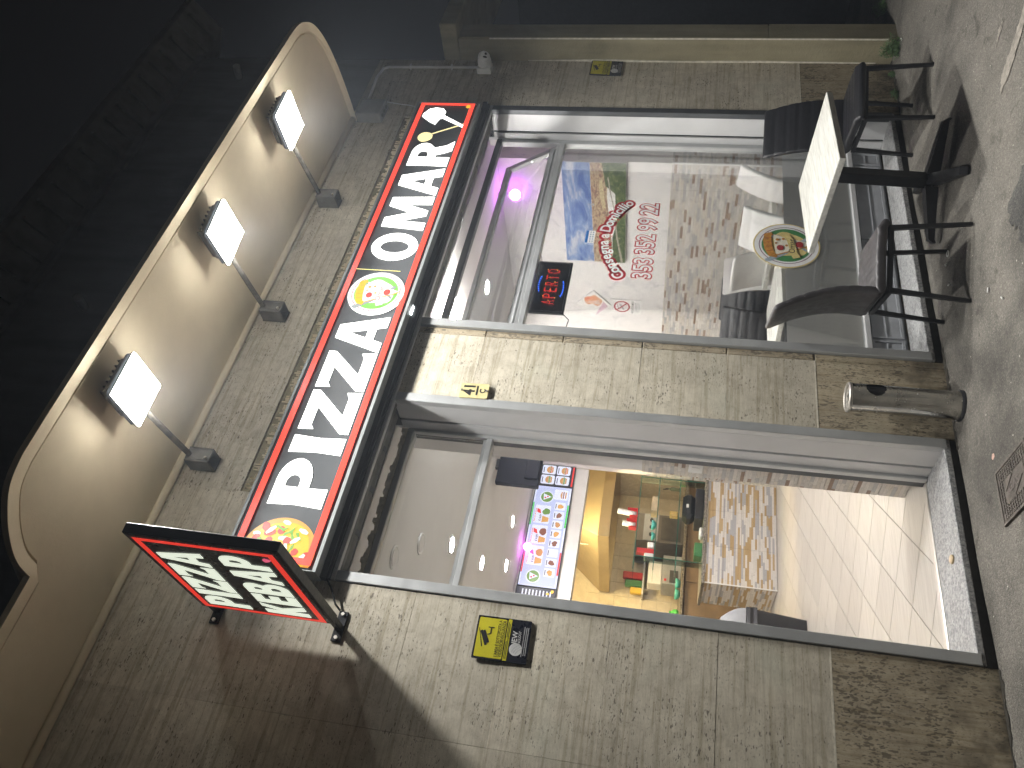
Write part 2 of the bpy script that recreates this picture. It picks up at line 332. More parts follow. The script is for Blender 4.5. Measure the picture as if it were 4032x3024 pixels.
E_FRY = EM('screen_fries', (0.85, 0.45, 0.12), 0.65); E_MEAT = EM('screen_meat', (0.33, 0.12, 0.07), 0.6); E_SAL = EM('screen_salad', (0.2, 0.38, 0.08), 0.6)
E_SINK = EM('screen_ink', (0.12, 0.12, 0.2), 0.4); E_BUN = EM('screen_bun', (0.72, 0.36, 0.12), 0.65)
E_LRED = EM('led_red', (1.0, 0.04, 0.03), 1.3); E_LYEL = EM('led_yellow', (1.0, 0.5, 0.03), 2.0); E_LBLU = EM('led_blue', (0.03, 0.15, 1.0), 5.0)
E_PURP = EM('party_lamp', (0.62, 0.12, 1.0), 28.0); E_PURP2 = EM('party_lamp_pink', (0.8, 0.12, 0.9), 26.0)
E_TUBE = EM('tube_lamp', (0.95, 1.0, 0.98), 30.0)

# ------------------------------------------------------------------ mesh helpers
def frame(o, ex, ey):
    ex = Vector(ex).normalized(); ey = Vector(ey).normalized(); ez = ex.cross(ey).normalized()
    return Matrix(((ex.x, ey.x, ez.x, o[0]), (ex.y, ey.y, ez.y, o[1]), (ex.z, ey.z, ez.z, o[2]), (0, 0, 0, 1)))
def wallf(x, z, y): return frame((x, y, z), (1, 0, 0), (0, 0, 1))       # upright plane facing the street
class MB:
    def __init__(s): s.v = []; s.f = []
    def add(s, vs, fs, mx=None):
        o = len(s.v)
        for p in vs:
            p = Vector(p); s.v.append(mx @ p if mx is not None else p)
        for f in fs: s.f.append([i+o for i in f])
        return s
    def box(s, x0, x1, y0, y1, z0, z1, mx=None):
        vs = [(x, y, z) for z in (z0, z1) for y in (y0, y1) for x in (x0, x1)]
        return s.add(vs, [(0, 2, 3, 1), (4, 5, 7, 6), (0, 1, 5, 4), (2, 6, 7, 3), (0, 4, 6, 2), (1, 3, 7, 5)], mx)
    def cbox(s, x0, x1, y0, y1, z0, z1, c=0.003, mx=None):
        """box with all edges chamfered"""
        c = min(c, (x1-x0)/2.1, (y1-y0)/2.1, (z1-z0)/2.1)
        xs, ys, zs = (x0, x1), (y0, y1), (z0, z1); vs = []; idx = {}
        for i in (0, 1):
            for j in (0, 1):
                for k in (0, 1):
                    sx, sy, sz = (c, -c)[i], (c, -c)[j], (c, -c)[k]
                    for a, p in enumerate(((xs[i], ys[j]+sy, zs[k]+sz), (xs[i]+sx, ys[j], zs[k]+sz), (xs[i]+sx, ys[j]+sy, zs[k]))):
                        idx[(i, j, k, a)] = len(vs); vs.append(p)
        F = []
        g = lambda i, j, k, a: idx[(i, j, k, a)]
        for i in (0, 1):
            q = [g(i, 0, 0, 0), g(i, 1, 0, 0), g(i, 1, 1, 0), g(i, 0, 1, 0)]; F.append(q[::-1] if i == 0 else q)
            q = [g(0, i, 0, 1), g(1, i, 0, 1), g(1, i, 1, 1), g(0, i, 1, 1)]; F.append(q if i == 0 else q[::-1])
            q = [g(0, 0, i, 2), g(1, 0, i, 2), g(1, 1, i, 2), g(0, 1, i, 2)]; F.append(q[::-1] if i == 0 else q)
        for a in (0, 1):
            for b in (0, 1):
                F.append([g(a, b, 0, 0), g(a, b, 1, 0), g(a, b, 1, 1), g(a, b, 0, 1)])
                F.append([g(a, 0, b, 0), g(a, 1, b, 0), g(a, 1, b, 2), g(a, 0, b, 2)])
                F.append([g(0, a, b, 1), g(1, a, b, 1), g(1, a, b, 2), g(0, a, b, 2)])
        for i in (0, 1):
            for j in (0, 1):
                for k in (0, 1): F.append([g(i, j, k, 0), g(i, j, k, 1), g(i, j, k, 2)])
        return s.add(vs, F, mx)
    def poly(s, outline, holes=(), depth=0.0, z=0.0, mx=None):
        """flat (depth 0) or extruded polygon with holes in the frame's xy plane; z is the front"""
        loops = [[Vector((p[0], p[1], 0)) for p in l] for l in [outline, *holes]]
        tris = tessellate_polygon(loops); flat = [p for l in loops for p in l]
        def face(t):
            a, b, c = (flat[i] for i in t)
            return list(t) if (b-a).cross(c-a).z > 0 else list(t)[::-1]
        T = [face(t) for t in tris]; n = len(flat)
        vs = [(p.x, p.y, z) for p in flat]; F = list(T)
        if depth > 0:
            vs += [(p.x, p.y, z-depth) for p in flat]; F += [[i+n for i in t[::-1]] for t in T]
            o = 0
            for l in loops:
                for i in range(len(l)):
                    a, b = o+i, o+(i+1) % len(l); F.append([a, b, b+n, a+n])
                o += len(l)
        return s.add(vs, F, mx)
    def cyl(s, p0, p1, r0, r1=None, n=14, caps=True):
        r1 = r0 if r1 is None else r1; p0 = Vector(p0); p1 = Vector(p1); d = (p1-p0).normalized()
        a = d.orthogonal().normalized(); b = d.cross(a); vs = []
        for p, r in ((p0, r0), (p1, r1)):
            vs += [p + r*(math.cos(2*math.pi*i/n)*a + math.sin(2*math.pi*i/n)*b) for i in range(n)]
        F = [[i, (i+1) % n, n+(i+1) % n, n+i] for i in range(n)]
        if caps: F += [list(range(n))[::-1], list(range(n, 2*n))]
        return s.add(vs, F)
    def tube(s, pts, r, n=8):
        pts = [Vector(p) for p in pts]; rings = []; prev = None; vs = []
        for i, p in enumerate(pts):
            d = ((pts[min(i+1, len(pts)-1)] - pts[max(i-1, 0)])).normalized()
            a = d.orthogonal().normalized() if prev is None else (prev - prev.dot(d)*d).normalized()
            prev = a; b = d.cross(a); rr = r[i] if isinstance(r, (list, tuple)) else r
            vs += [p + rr*(math.cos(2*math.pi*k/n)*a + math.sin(2*math.pi*k/n)*b) for k in range(n)]
        F = [[i*n+k, i*n+(k+1) % n, (i+1)*n+(k+1) % n, (i+1)*n+k] for i in range(len(pts)-1) for k in range(n)]
        F += [list(range(n))[::-1], list(range((len(pts)-1)*n, len(pts)*n))]
        return s.add(vs, F)
    def lathe(s, prof, n=24, mx=None):
        vs = [(r*math.cos(2*math.pi*i/n), r*math.sin(2*math.pi*i/n), z) for r, z in prof for i in range(n)]
        F = [[j*n+i, j*n+(i+1) % n, (j+1)*n+(i+1) % n, (j+1)*n+i] for j in range(len(prof)-1) for i in range(n)]
        F += [list(range(n))[::-1], list(range((len(prof)-1)*n, len(prof)*n))]
        return s.add(vs, F, mx)
    def loft(s, rings, mx=None):
        n = len(rings[0]); vs = [p for r in rings for p in r]
        F = [[j*n+i, j*n+(i+1) % n, (j+1)*n+(i+1) % n, (j+1)*n+i] for j in range(len(rings)-1) for i in range(n)]
        F += [list(range(n))[::-1], list(range((len(rings)-1)*n, len(rings)*n))]
        return s.add(vs, F, mx)
    def mesh(s, name, base=(0, 0, 0), smooth=False):
        b = Vector(base); me = bpy.data.meshes.new(name)
        me.from_pydata([tuple(p-b) for p in s.v], [], s.f); me.update()
        if smooth: me.polygons.foreach_set('use_smooth', [True]*len(me.polygons))
        return me
def tagp(o, label=None, cat=None, group=None, kind=None):
    if label: o['label'] = label
    if cat: o['category'] = cat
    if group: o['group'] = group
    if kind: o['kind'] = kind
    return o
def thing(name, label, cat, base=(0, 0, 0), group=None, rotz=0.0):
    o = bpy.data.objects.new(name, None); o.empty_display_size = 0.1; COL.objects.link(o)
    o.location = base; o.rotation_euler = (0, 0, rotz); return tagp(o, label, cat, group)
def root_of(o):
    while o.parent: o = o.parent
    return o
def part(par, name, mb, mat, smooth=False, local=False, autos=None):
    base = (0, 0, 0) if local else root_of(par).location
    me = mb.mesh(name, base, smooth); me.materials.append(mat)
    o = bpy.data.objects.new(name, me); COL.objects.link(o); o.parent = par
    if autos: soft(o, autos)
    return o
def soft(o, ang):
    me = o.data; me.polygons.foreach_set('use_smooth', [True]*len(me.polygons))
    try: me.set_sharp_from_angle(angle=R(ang))
    except Exception: pass
def single(name, mb, mat, label=None, cat=None, group=None, kind=None, base=None, smooth=False, autos=None):
    if base is None:
        xs = [p.x for p in mb.v]; ys = [p.y for p in mb.v]; zs = [p.z for p in mb.v]
        base = ((min(xs)+max(xs))/2, (min(ys)+max(ys))/2, min(zs))
    me = mb.mesh(name, base, smooth); me.materials.append(mat)
    o = bpy.data.objects.new(name, me); COL.objects.link(o); o.location = base
    if autos: soft(o, autos)
    return tagp(o, label, cat, group, kind)
def circ(cx, cy, r, n=40, ry=None, a0=0, a1=360):
    ry = r if ry is None else ry; full = abs(a1-a0) >= 360
    k = n if full else n+1
    return [(cx+r*math.cos(R(a0+(a1-a0)*i/n)), cy+ry*math.sin(R(a0+(a1-a0)*i/n))) for i in range(k)]
def rrect(x0, x1, y0, y1, r, n=5):
    o = []
    for cx, cy, a in ((x1-r, y1-r, 0), (x0+r, y1-r, 90), (x0+r, y0+r, 180), (x1-r, y0+r, 270)):
        o += [(cx+r*math.cos(R(a+90*i/n)), cy+r*math.sin(R(a+90*i/n))) for i in range(n+1)]
    return o
def clip(poly, axis, val, keep_gt):
    out = []
    for i, p in enumerate(poly):
        q = poly[(i+1) % len(poly)]; a = p[axis]-val; b = q[axis]-val
        if not keep_gt: a, b = -a, -b
        if a >= 0: out.append(p)
        if a*b < 0:
            t = a/(a-b); out.append((p[0]+(q[0]-p[0])*t, p[1]+(q[1]-p[1])*t))
    return out
def blob(cx, cy, r, n=18, amp=0.2, sd=0, sy=1.0):
    rnd = random.Random(sd*77+3); ph = [rnd.uniform(0, 6.28) for _ in range(4)]; o = []
    for i in range(n):
        a = 2*math.pi*i/n; k = r*(1+amp*(0.5*math.sin(2*a+ph[0])+0.35*math.sin(3*a+ph[1])+0.3*math.sin(5*a+ph[2])))
        o.append((cx+k*math.cos(a), cy+sy*k*math.sin(a)))
    return o
def text_geo(body, offset=0.0, spacing=1.0):
    cu = bpy.data.curves.new('txt', 'FONT'); cu.body = body; cu.size = 1.0; cu.offset = offset; cu.resolution_u = 4; cu.space_character = spacing
    cu.fill_mode = 'FRONT'
    ob = bpy.data.objects.new('txt', cu); me = bpy.data.meshes.new_from_object(ob)
    vs = [v.co.copy() for v in me.vertices]; fs = [list(p.vertices) for p in me.polygons]
    bpy.data.objects.remove(ob); bpy.data.curves.remove(cu); bpy.data.meshes.remove(me)
    return vs, fs
def text(mb, body, x0, x1, y0, y1, mx, z=0.0, offset=0.0, pad=0.0, spacing=1.0):
    """writing fitted into a box of the frame; pad grows it beyond the box of the plain letters"""
    vs, fs = text_geo(body, 0.0, spacing)
    if not vs: return mb
    ax, bx = min(v.x for v in vs), max(v.x for v in vs); ay, by = min(v.y for v in vs), max(v.y for v in vs)
    if offset: vs, fs = text_geo(body, offset, spacing)
    kx = (x1-x0)/(bx-ax); ky = (y1-y0)/(by-ay)
    nrm = []
    for f in fs:
        a, b, c = (vs[i] for i in f[:3]); nrm.append(f if (b-a).cross(c-a).z >= 0 else f[::-1])
    return mb.add([(x0+(v.x-ax)*kx, y0+(v.y-ay)*ky, z) for v in vs], nrm, mx)
def arc(cx, cy, rx, ry, a0, a1, n=14): return [(cx+rx*math.cos(R(a0+(a1-a0)*i/n)), cy+ry*math.sin(R(a0+(a1-a0)*i/n))) for i in range(n+1)]
# bold flared capitals of the shop signs, unit height, unit width
GL = {
 'P': ([(0, 0), (0.03, 0.5), (0, 1), (0.48, 1)] + arc(0.52, 0.68, 0.46, 0.32, 90, -90) + [(0.38, 0.36), (0.39, 0)], [[(0.38, 0.55), (0.46, 0.55)] + arc(0.48, 0.68, 0.15, 0.13, -90, 90)[1:-1] + [(0.46, 0.81), (0.38, 0.81)]]),
 'I': ([(0.04, 0), (0.1, 0.5), (0, 1), (1, 1), (0.92, 0.5), (1, 0)], []),
 'Z': ([(0, 0), (0, 0.17), (0.58, 0.77), (0.16, 0.77), (0.06, 0.70), (0.04, 1), (0.99, 1), (0.99, 0.85), (0.42, 0.235), (0.84, 0.235), (0.97, 0.31), (1, 0)], []),
 'A': ([(0, 0), (0.33, 1), (0.70, 1), (1, 0), (0.70, 0), (0.645, 0.2), (0.335, 0.2), (0.27, 0)], [[(0.385, 0.37), (0.605, 0.37), (0.50, 0.74)]]),
 'O': (circ(0.5, 0.5, 0.5, 44), [circ(0.5, 0.5, 0.215, 36, 0.31)[::-1]]),
 'M': ([(0, 0), (0.07, 1), (0.33, 1), (0.505, 0.46), (0.68, 1), (0.94, 1), (1, 0), (0.76, 0), (0.735, 0.58), (0.58, 0.04), (0.42, 0.04), (0.255, 0.58), (0.215, 0)], []),
 'R': ([(0, 0), (0.02, 0.5), (0, 1), (0.47, 1)] + arc(0.50, 0.715, 0.40, 0.285, 90, -55)[:-1] + [(0.72, 0.45), (0.82, 0.18), (1.0, 0.0), (0.62, 0), (0.52, 0.16), (0.44, 0.36), (0.345, 0.37), (0.35, 0)], [[(0.345, 0.57), (0.43, 0.57)] + arc(0.44, 0.695, 0.14, 0.125, -90, 90)[1:-1] + [(0.43, 0.82), (0.345, 0.82)]]),
 'K': ([(0, 0), (0, 1), (0.36, 1), (0.36, 0.6), (0.66, 1), (0.98, 1), (0.62, 0.55), (1, 0), (0.62, 0), (0.36, 0.42), (0.36, 0)], []),
 'E': ([(0, 0), (0, 1), (0.95, 1), (0.95, 0.77), (0.42, 0.77), (0.42, 0.62), (0.86, 0.62), (0.86, 0.40), (0.42, 0.40), (0.42, 0.23), (1, 0.23), (1, 0)], []),
 'B': ([(0, 0), (0, 1), (0.5, 1)] + arc(0.55, 0.755, 0.37, 0.245, 90, -50)[:-1] + arc(0.57, 0.28, 0.43, 0.28, 60, -90) + [(0.5, 0)], [[(0.36, 0.20), (0.52, 0.20)] + arc(0.54, 0.305, 0.12, 0.105, -90, 90, 8)[1:-1] + [(0.52, 0.41), (0.36, 0.41)], [(0.36, 0.61), (0.5, 0.61)] + arc(0.5, 0.70, 0.1, 0.09, -90, 90, 8)[1:-1] + [(0.5, 0.79), (0.36, 0.79)]]),
}
def glyph(ch, x0, x1, y0, y1, mx, z, depth):
    o, h = GL[ch]; t = lambda l: [(x0+p[0]*(x1-x0), y0+p[1]*(y1-y0)) for p in l]
    return MB().poly(t(o), [t(l) for l in h], depth, z, mx)
def strip(pts, wd):
    """flat ribbon along a polyline"""
    L, Rr = [], []
    for i, p in enumerate(pts):
        a = pts[max(0, i-1)]; b = pts[min(len(pts)-1, i+1)]; d = Vector((b[0]-a[0], b[1]-a[1])).normalized()
        ww = wd[i] if isinstance(wd, (list, tuple)) else wd
        L.append((p[0]-d.y*ww/2, p[1]+d.x*ww/2)); Rr.append((p[0]+d.y*ww/2, p[1]-d.x*ww/2))
    return L + Rr[::-1]

# ================================================================== SETTING
G = -0.66                                     # pavement level at the wall
def gz(x, y): return G + 0.03*max(-1.6, min(0, y)) + 0.004*math.sin(3.1*x+1.7*y) + 0.003*math.sin(7.3*x-4.1*y)
mb = MB()
xs = [-25, -18, -12, -8, -4] + [-2+0.1*i for i in range(111)] + [11, 14, 18, 22, 26]
ys = [-25, -18, -12, -8, -5] + [-3.4+0.1*i for i in range(35)] + [0.5, 1.5, 4, 12, 25]
for y in ys:
    for x in xs: mb.v.append(Vector((x, y, gz(x, y))))
nx = len(xs)
for j in range(len(ys)-1):
    for i in range(nx-1):
        if -2.3 < (xs[i]+xs[i+1])/2 < 6.05 and (ys[j]+ys[j+1])/2 > 0.05 and ys[j] < 8: continue   # under the shop
        mb.f.append([j*nx+i, j*nx+i+1, (j+1)*nx+i+1, (j+1)*nx+i])
tagp(single('pavement', mb, ASPH, base=(0, 0, 0), smooth=True), 'worn grey asphalt pavement in front of the shop', kind='structure')
# darker repair with a ragged edge, and a broken smear of old paint
def ragged(pts, sd, amp=0.02, n=10):
    rnd = random.Random(sd); o = []
    for i, p in enumerate(pts):
        q = pts[(i+1) % len(pts)]
        for k in range(n):
            t = k/n; o.append((p[0]+(q[0]-p[0])*t+rnd.uniform(-amp, amp), p[1]+(q[1]-p[1])*t+rnd.uniform(-amp, amp)))
    return o
def sheet(pts, h):
    m_ = MB(); m_.poly(pts, (), 0.0, 0.0)
    for p in m_.v: p.z = gz(p.x, p.y) + h
    return m_
tagp(single('asphalt_repair', sheet(ragged([(3.46, -3.2), (3.40, -1.35), (3.36, -1.12), (3.30, -0.93), (3.05, -0.98), (2.9, -1.1), (2.6, -1.3), (2.5, -3.2)], 3, 0.02), 0.004), ASPH2), 'darker asphalt repair with a ragged edge', kind='structure')
PAINTM = M('old_paint', (0.26, 0.235, 0.20), 0.8, 0, 0.35, 30, 0.3)
for i, pts in enumerate([[(3.93, -1.12), (4.02, -1.17), (4.05, -1.28), (4.10, -1.42), (4.16, -1.60), (4.12, -1.62), (4.03, -1.45), (3.95, -1.27)], [(4.24, -1.18), (4.30, -1.24), (4.31, -1.31), (4.27, -1.27)], [(4.45, -1.38), (4.50, -1.46), (4.53, -1.6), (4.49, -1.58)]]):
    tagp(single('paint_mark', sheet(ragged(pts, 10+i, 0.009, 7), 0.004), PAINTM), 'worn smear of old white paint on the asphalt', kind='structure')

DIRT = M('wall_foot_dirt', (0.035, 0.030, 0.022), 0.9, 0, 0.5, 40, 0.6)
for x0, x1 in ((-2.0, 1.50), (2.60, 3.26), (5.42, 6.10)):
    rnd = random.Random(int(x0*10)); n_ = int((x1-x0)/0.03); a_ = [(x0+(x1-x0)*i/n_, -0.010-rnd.uniform(0, 0.035)*(0.4+0.6*abs(math.sin(i*0.37)))) for i in range(n_+1)]
    tagp(single('wall_foot_dirt', sheet(a_+[(x1, 0.02), (x0, 0.02)], 0.004), DIRT), 'dark dirt gathered where the wall meets the pavement', kind='structure')

# ------------------------------------------------------------------ shop building
bld = thing('shop_building', 'single-storey shop front clad in travertine slabs under a rounded plaster canopy', 'building', (2.0, 0.2, G))
core = MB()                                    # wall behind the slabs
for a in ((-2.3, 1.505, -0.75, 3.36), (2.662, 3.178, -0.75, 2.30), (5.457, 6.1, -0.75, 3.36), (1.505, 5.457, 2.46, 3.36)):
    core.box(a[0], a[1], 0.031, 0.26, a[2], a[3])
part(bld, 'wall_core', core, GROUT)
rows = [(-0.75, -0.004, True), (0.004, 0.465, False), (0.469, 0.933, False), (0.937, 1.388, False), (1.392, 1.848, False), (1.852, 2.308, False)]
def slab(x0, x1, z0, z1, m, y=0.0, c=0.0008):
    o = part(bld, 'stone_slab', MB().cbox(x0+0.0004, x1-0.0004, y, 0.03, z0-0.0014, z1+0.0014, c), m); return o
for z0, z1, bs in rows:
    m = TRAVB if bs else TRAV
    for x0, x1 in ((-2.3, -1.25), (-1.25, -0.19), (-0.19, 0.872), (0.872, 1.506)): slab(x0, x1, z0, z1, m, random.uniform(-0.001, 0.001))
    if bs or abs(z0-0.937) < 0.01 or z0 < 0.1: slab(2.662, 3.122, z0, z1, m)
    else: slab(2.662, 2.886, z0, z1, m); slab(2.886, 3.122, z0, z1, m, 0.001)
    slab(3.124, 3.178, z0, z1, TRAVB, 0.006, 0.006)
    slab(5.457, 6.1, z0, z1, m)
for x0, x1 in ((-2.3, -1.25), (-1.25, -0.19), (-0.19, 0.872), (0.872, 1.93), (1.93, 3.165), (3.165, 4.23), (4.23, 5.3), (5.3, 6.1)):
    slab(x0, x1, 2.312, 2.795, TRAV); slab(x0, x1, 2.935, 3.36, TRAV, 0.001)
    if x0 < 0.9 or x0 > 5.2: slab(x0, x1, 2.797, 2.933, TRAV)
jt = MB()
for x0, x1 in ((-2.3, 1.506), (2.662, 3.122), (5.457, 6.1)): jt.box(x0, x1, -0.001, 0.02, -0.0035, 0.0035)
part(bld, 'pale_joint', jt, GROUT)
gb = MB().box(1.93, 5.3, 0.012, 0.03, 2.797, 2.933); part(bld, 'adhesive_bed', gb, PIER)
cr = MB(); x = 1.94; rnd = random.Random(5)
while x < 5.28:                                # combed ridges of old tile adhesive
    if rnd.random() < 0.86:
        z0 = 2.80+rnd.uniform(0, 0.02); z1 = 2.925-rnd.uniform(0, 0.035); wv = rnd.uniform(-0.003, 0.003)
        cr.add([(x, 0.012, z0), (x+0.008, 0.012, z0), (x+0.004, 0.003, z0+0.004), (x+wv, 0.012, z1), (x+0.008+wv, 0.012, z1), (x+0.004+wv, 0.003, z1-0.004)], [(0, 1, 2), (0, 2, 5, 3), (1, 4, 5, 2), (3, 5, 4)])
    x += 0.0125
tagp(part(bld, 'adhesive_ridges', cr, PLAST), kind='stuff')
uw = MB().box(-2.3, 6.1, 0.0, 0.25, 3.361, 5.0).box(-2.3, 6.1, -0.03, 0.0, 4.96, 5.03)
part(bld, 'upper_wall', uw, UPW)
ev = part(bld, 'eave', MB().add([(-2.3, 0, 5.03), (6.6, 0, 5.03), (6.6, -0.27, 5.20), (-2.3, -0.27, 5.20), (-2.3, 0.25, 5.14), (6.6, 0.25, 5.14), (6.6, -0.27, 5.26), (-2.3, -0.27, 5.26)], [(0, 3, 2, 1), (4, 5, 6, 7), (3, 7, 6, 2), (0, 1, 5, 4), (0, 4, 7, 3), (1, 2, 6, 5)]), UPW)
for i in range(42):
    x = -1.6+0.195*i
    part(ev, 'rafter', MB().add([(x, -0.001, 5.0), (x+0.035, -0.001, 5.0), (x+0.035, -0.24, 5.155), (x, -0.24, 5.155), (x, -0.001, 5.03), (x+0.035, -0.001, 5.03), (x+0.035, -0.24, 5.18), (x, -0.24, 5.18)], [(0, 3, 2, 1), (4, 5, 6, 7), (0, 1, 5, 4), (3, 7, 6, 2), (0, 4, 7, 3), (1, 2, 6, 5)]), UPW)
# canopy: outline in plan from the wall on the right round to the wall on the left
ctrl = [(5.31, 0.0), (5.295, -0.17), (5.25, -0.45), (5.18, -0.68), (5.08, -0.85), (4.96, -0.94), (4.81, -0.982), (4.55, -0.985), (4.1, -0.985), (3.0, -0.98), (1.9, -0.978), (1.54, -0.975), (1.43, -0.968), (1.32, -0.935), (1.22, -0.85), (1.15, -0.755), (1.115, -0.67), (1.105, -0.575)]
def catmull(P, k=5):
    o = []
    for i in range(len(P)-1):
        p0, p1, p2, p3 = P[max(i-1, 0)], P[i], P[i+1], P[min(i+2, len(P)-1)]
        for j in range(k):
            t = j/k
            o.append(tuple(0.5*((2*p1[a])+(-p0[a]+p2[a])*t+(2*p0[a]-5*p1[a]+4*p2[a]-p3[a])*t*t+(-p0[a]+3*p1[a]-3*p2[a]+p3[a])*t**3) for a in (0, 1)))
    o.append(P[-1]); return o
ol = catmull(ctrl) + [(0.8, -0.572), (-1, -0.57), (-2.6, -0.57)]
def inset(P, d):
    o = []
    for i, p in enumerate(P):
        a = P[max(0, i-1)]; b = P[min(len(P)-1, i+1)]; t = Vector((b[0]-a[0], b[1]-a[1])).normalized()
        o.append((p[0]+t.y*d*(1 if True else -1), p[1]-t.x*d))
    return o
# walking right->left along the street edge the inside is to the right: (t.y, -t.x)
kz = (3.300-0.7632)/(3.34-0.7632)
A0, A1, A2 = [(p[0]*kz, -3.6+(p[1]+3.6)*kz if p[1] < -0.001 else 0.0) for p in ol], inset(ol, 0.055), inset(ol, 0.072)
cp = MB()
def band(P, zp, Q, zq):
    n = len(P); o = len(cp.v)
    cp.v += [Vector((p[0], min(p[1], 0.0), zp)) for p in P] + [Vector((q[0], min(q[1], 0.0), zq)) for q in Q]
    for i in range(n-1): cp.f.append([o+i, o+i+1, o+n+i+1, o+n+i])
band(A0, 3.330, A0, 3.300)
band(A0, 3.300, A1, 3.335); band(A1, 3.335, A1, 3.372); band(A1, 3.372, A2, 3.372); band(A2, 3.372, A2, 3.345)
wl = [(p[0], 0.0) for p in A2]; band(A2, 3.345, wl, 3.345); wl0 = [(p[0], 0.0) for p in A0]; band(A0, 3.330, wl0, 3.66)
canopy = part(bld, 'canopy', cp, PLAST, autos=35)
part(bld, 'cornice', MB().tube([(-2.3, -0.018, 3.328), (5.30, -0.018, 3.328)], 0.021, 10), PLAST, smooth=True)
# fascia under the sign, with its slots
fs = part(bld, 'fascia', MB().box(1.50, 5.455, -0.040, 0.0, 2.30, 2.335).box(1.505, 5.45, -0.028, 0.0, 2.287, 2.30), ALUD)
part(bld, 'fascia_trim', MB().cbox(1.507, 5.455, -0.012, 0.02, 2.262, 2.285, 0.003), ALUP)
part(bld, 'head_box', MB().box(1.505, 5.457, 0.02, 0.05, 2.262, 2.46).box(1.505, 5.457, 0.05, 0.30, 2.44, 2.46), DUSTY)
for i, (px, ph) in enumerate(((3.12, 4.52), (5.80, 4.53))):
    part(bld, 'spout', MB().cyl((px, 0.0, ph), (px-0.02, -0.12, ph-0.03), 0.025, 0.03, 10), PAPER)

# ------------------------------------------------------------------ neighbouring entrance (right edge)
nb = thing('neighbour_entrance', 'rough rendered pier with a projecting concrete door hood right of the shop', 'building', (6.3, 0, G))
pr = part(nb, 'pier', MB().cbox(6.102, 6.305, -0.186, 0.35, -0.75, 2.66, 0.004), PIER)
part(pr, 'facing_slab', MB().cbox(6.106, 6.312, -0.198, -0.187, -0.75, 0.243, 0.004), PIER); part(pr, 'facing_slab', MB().cbox(6.106, 6.306, -0.198, -0.187, 0.249, 2.655, 0.004), PIER)
part(pr, 'arris_highlight', MB().tube([(6.103, -0.190, -0.6), (6.104, -0.191, 0.8), (6.102, -0.190, 2.4)], 0.006, 6), GROUT)  # pale line painted in for the light caught on the pier's arris
part(pr, 'broken_filler', MB().tube([(6.10, -0.004, -0.55), (6.101, -0.008, 0.3), (6.099, -0.003, 0.9), (6.101, -0.009, 1.5), (6.10, -0.004, 2.1)], [0.004, 0.009, 0.006, 0.010, 0.003], 6), GROUT)
part(nb, 'door_hood', MB().cbox(6.103, 7.8, -0.31, 0.33, 2.664, 2.802, 0.008), PIER)
part(nb, 'passage_wall', MB().box(6.31, 8.5, 1.6, 1.7, -0.75, 2.66).box(8.4, 8.5, 0.2, 1.6, -0.75, 2.66).box(6.10, 6.30, 0.351, 1.6, -0.75, 2.66), DARK)
gate = part(nb, 'gate', MB().box(6.33, 8.3, 1.20, 1.22, -0.55, -0.51), DARK); part(gate, 'top_rail', MB().box(6.33, 8.3, 1.20, 1.22, 2.2, 2.24), DARK)
for i in range(32): part(gate, 'bar', MB().box(6.335+i*0.06, 6.372+i*0.06, 1.203, 1.217, -0.60, 2.5), DARK)

# ------------------------------------------------------------------ doorway
dw = thing('shop_doorway', 'open aluminium shop doorway with a glazed transom and granite threshold', 'doorway', (2.08, 0.15, -0.6))
part(dw, 'trim', MB().cbox(1.508, 1.561, -0.012, 0.03, -0.605, 2.262, 0.003), ALU)
part(dw, 'trim', MB().cbox(2.604, 2.660, -0.012, 0.03, -0.605, 2.262, 0.003), ALU)
for x0, x1, s in ((1.535, 1.558, 1), (2.606, 2.63, -1)):
    part(dw, 'reveal_panel', MB().box(x0, x1, 0.031, 0.168, -0.595, 2.44), ALUP)
    part(dw, 'shutter_guide', MB().box(x0-0.012*s, x1-0.012*s, 0.169, 0.186, -0.594, 2.44), DARK)
    part(dw, 'reveal_panel', MB().box(x0, x1, 0.187, 0.262, -0.595, 2.44), ALUP)
    a = x0 if s > 0 else x0-0.018; b = x1+0.018 if s > 0 else x1
    jb = part(dw, 'jamb', MB().cbox(a, b, 0.264, 0.30, -0.587, 2.24, 0.004), ALU)
    part(jb, 'jamb_stop', MB().cbox(a+0.004, b-0.004, 0.302, 0.345, -0.587, 2.24, 0.003), ALUD)
part(dw, 'transom_bar', MB().cbox(1.58, 2.585, 0.262, 0.34, 1.728, 1.762, 0.004).cbox(1.58, 2.585, 0.28, 0.33, 1.765, 1.785, 0.003), ALU)
part(dw, 'head_rail', MB().cbox(1.56, 2.606, 0.262, 0.345, 2.20, 2.238, 0.004), ALU)
part(dw, 'transom_pane', MB().box(1.582, 2.583, 0.300, 0.306, 1.786, 2.199), GLASS)
part(dw, 'threshold', MB().cbox(1.509, 2.659, -0.006, 0.300, -0.622, -0.590, 0.004), GRAN)
part(dw, 'threshold_strip', MB().cbox(1.56, 2.606, 0.301, 0.343, -0.60, -0.584, 0.004), STEEL)
part(dw, 'step_riser', MB().box(1.508, 2.660, 0.004, 0.30, -0.80, -0.623), RISER)
part(dw, 'door_stop', MB().lathe([(0.022, 0), (0.022, 0.008), (0.016, 0.012), (0.0, 0.012)], 18, Matrix.Translation((2.05, 0.10, -0.590))), WOODB, smooth=True)
pl = MB(); rnd = random.Random(2)
for i in range(40):                           # ragged plaster edge above the transom
    x = 1.56+i*0.026; pl.box(x, x+0.0262, 0.262, 0.30, 2.239+rnd.uniform(0, 0.004), 2.262+rnd.uniform(-0.008, 0.014))
part(dw, 'plaster_edge', pl, GROUT)
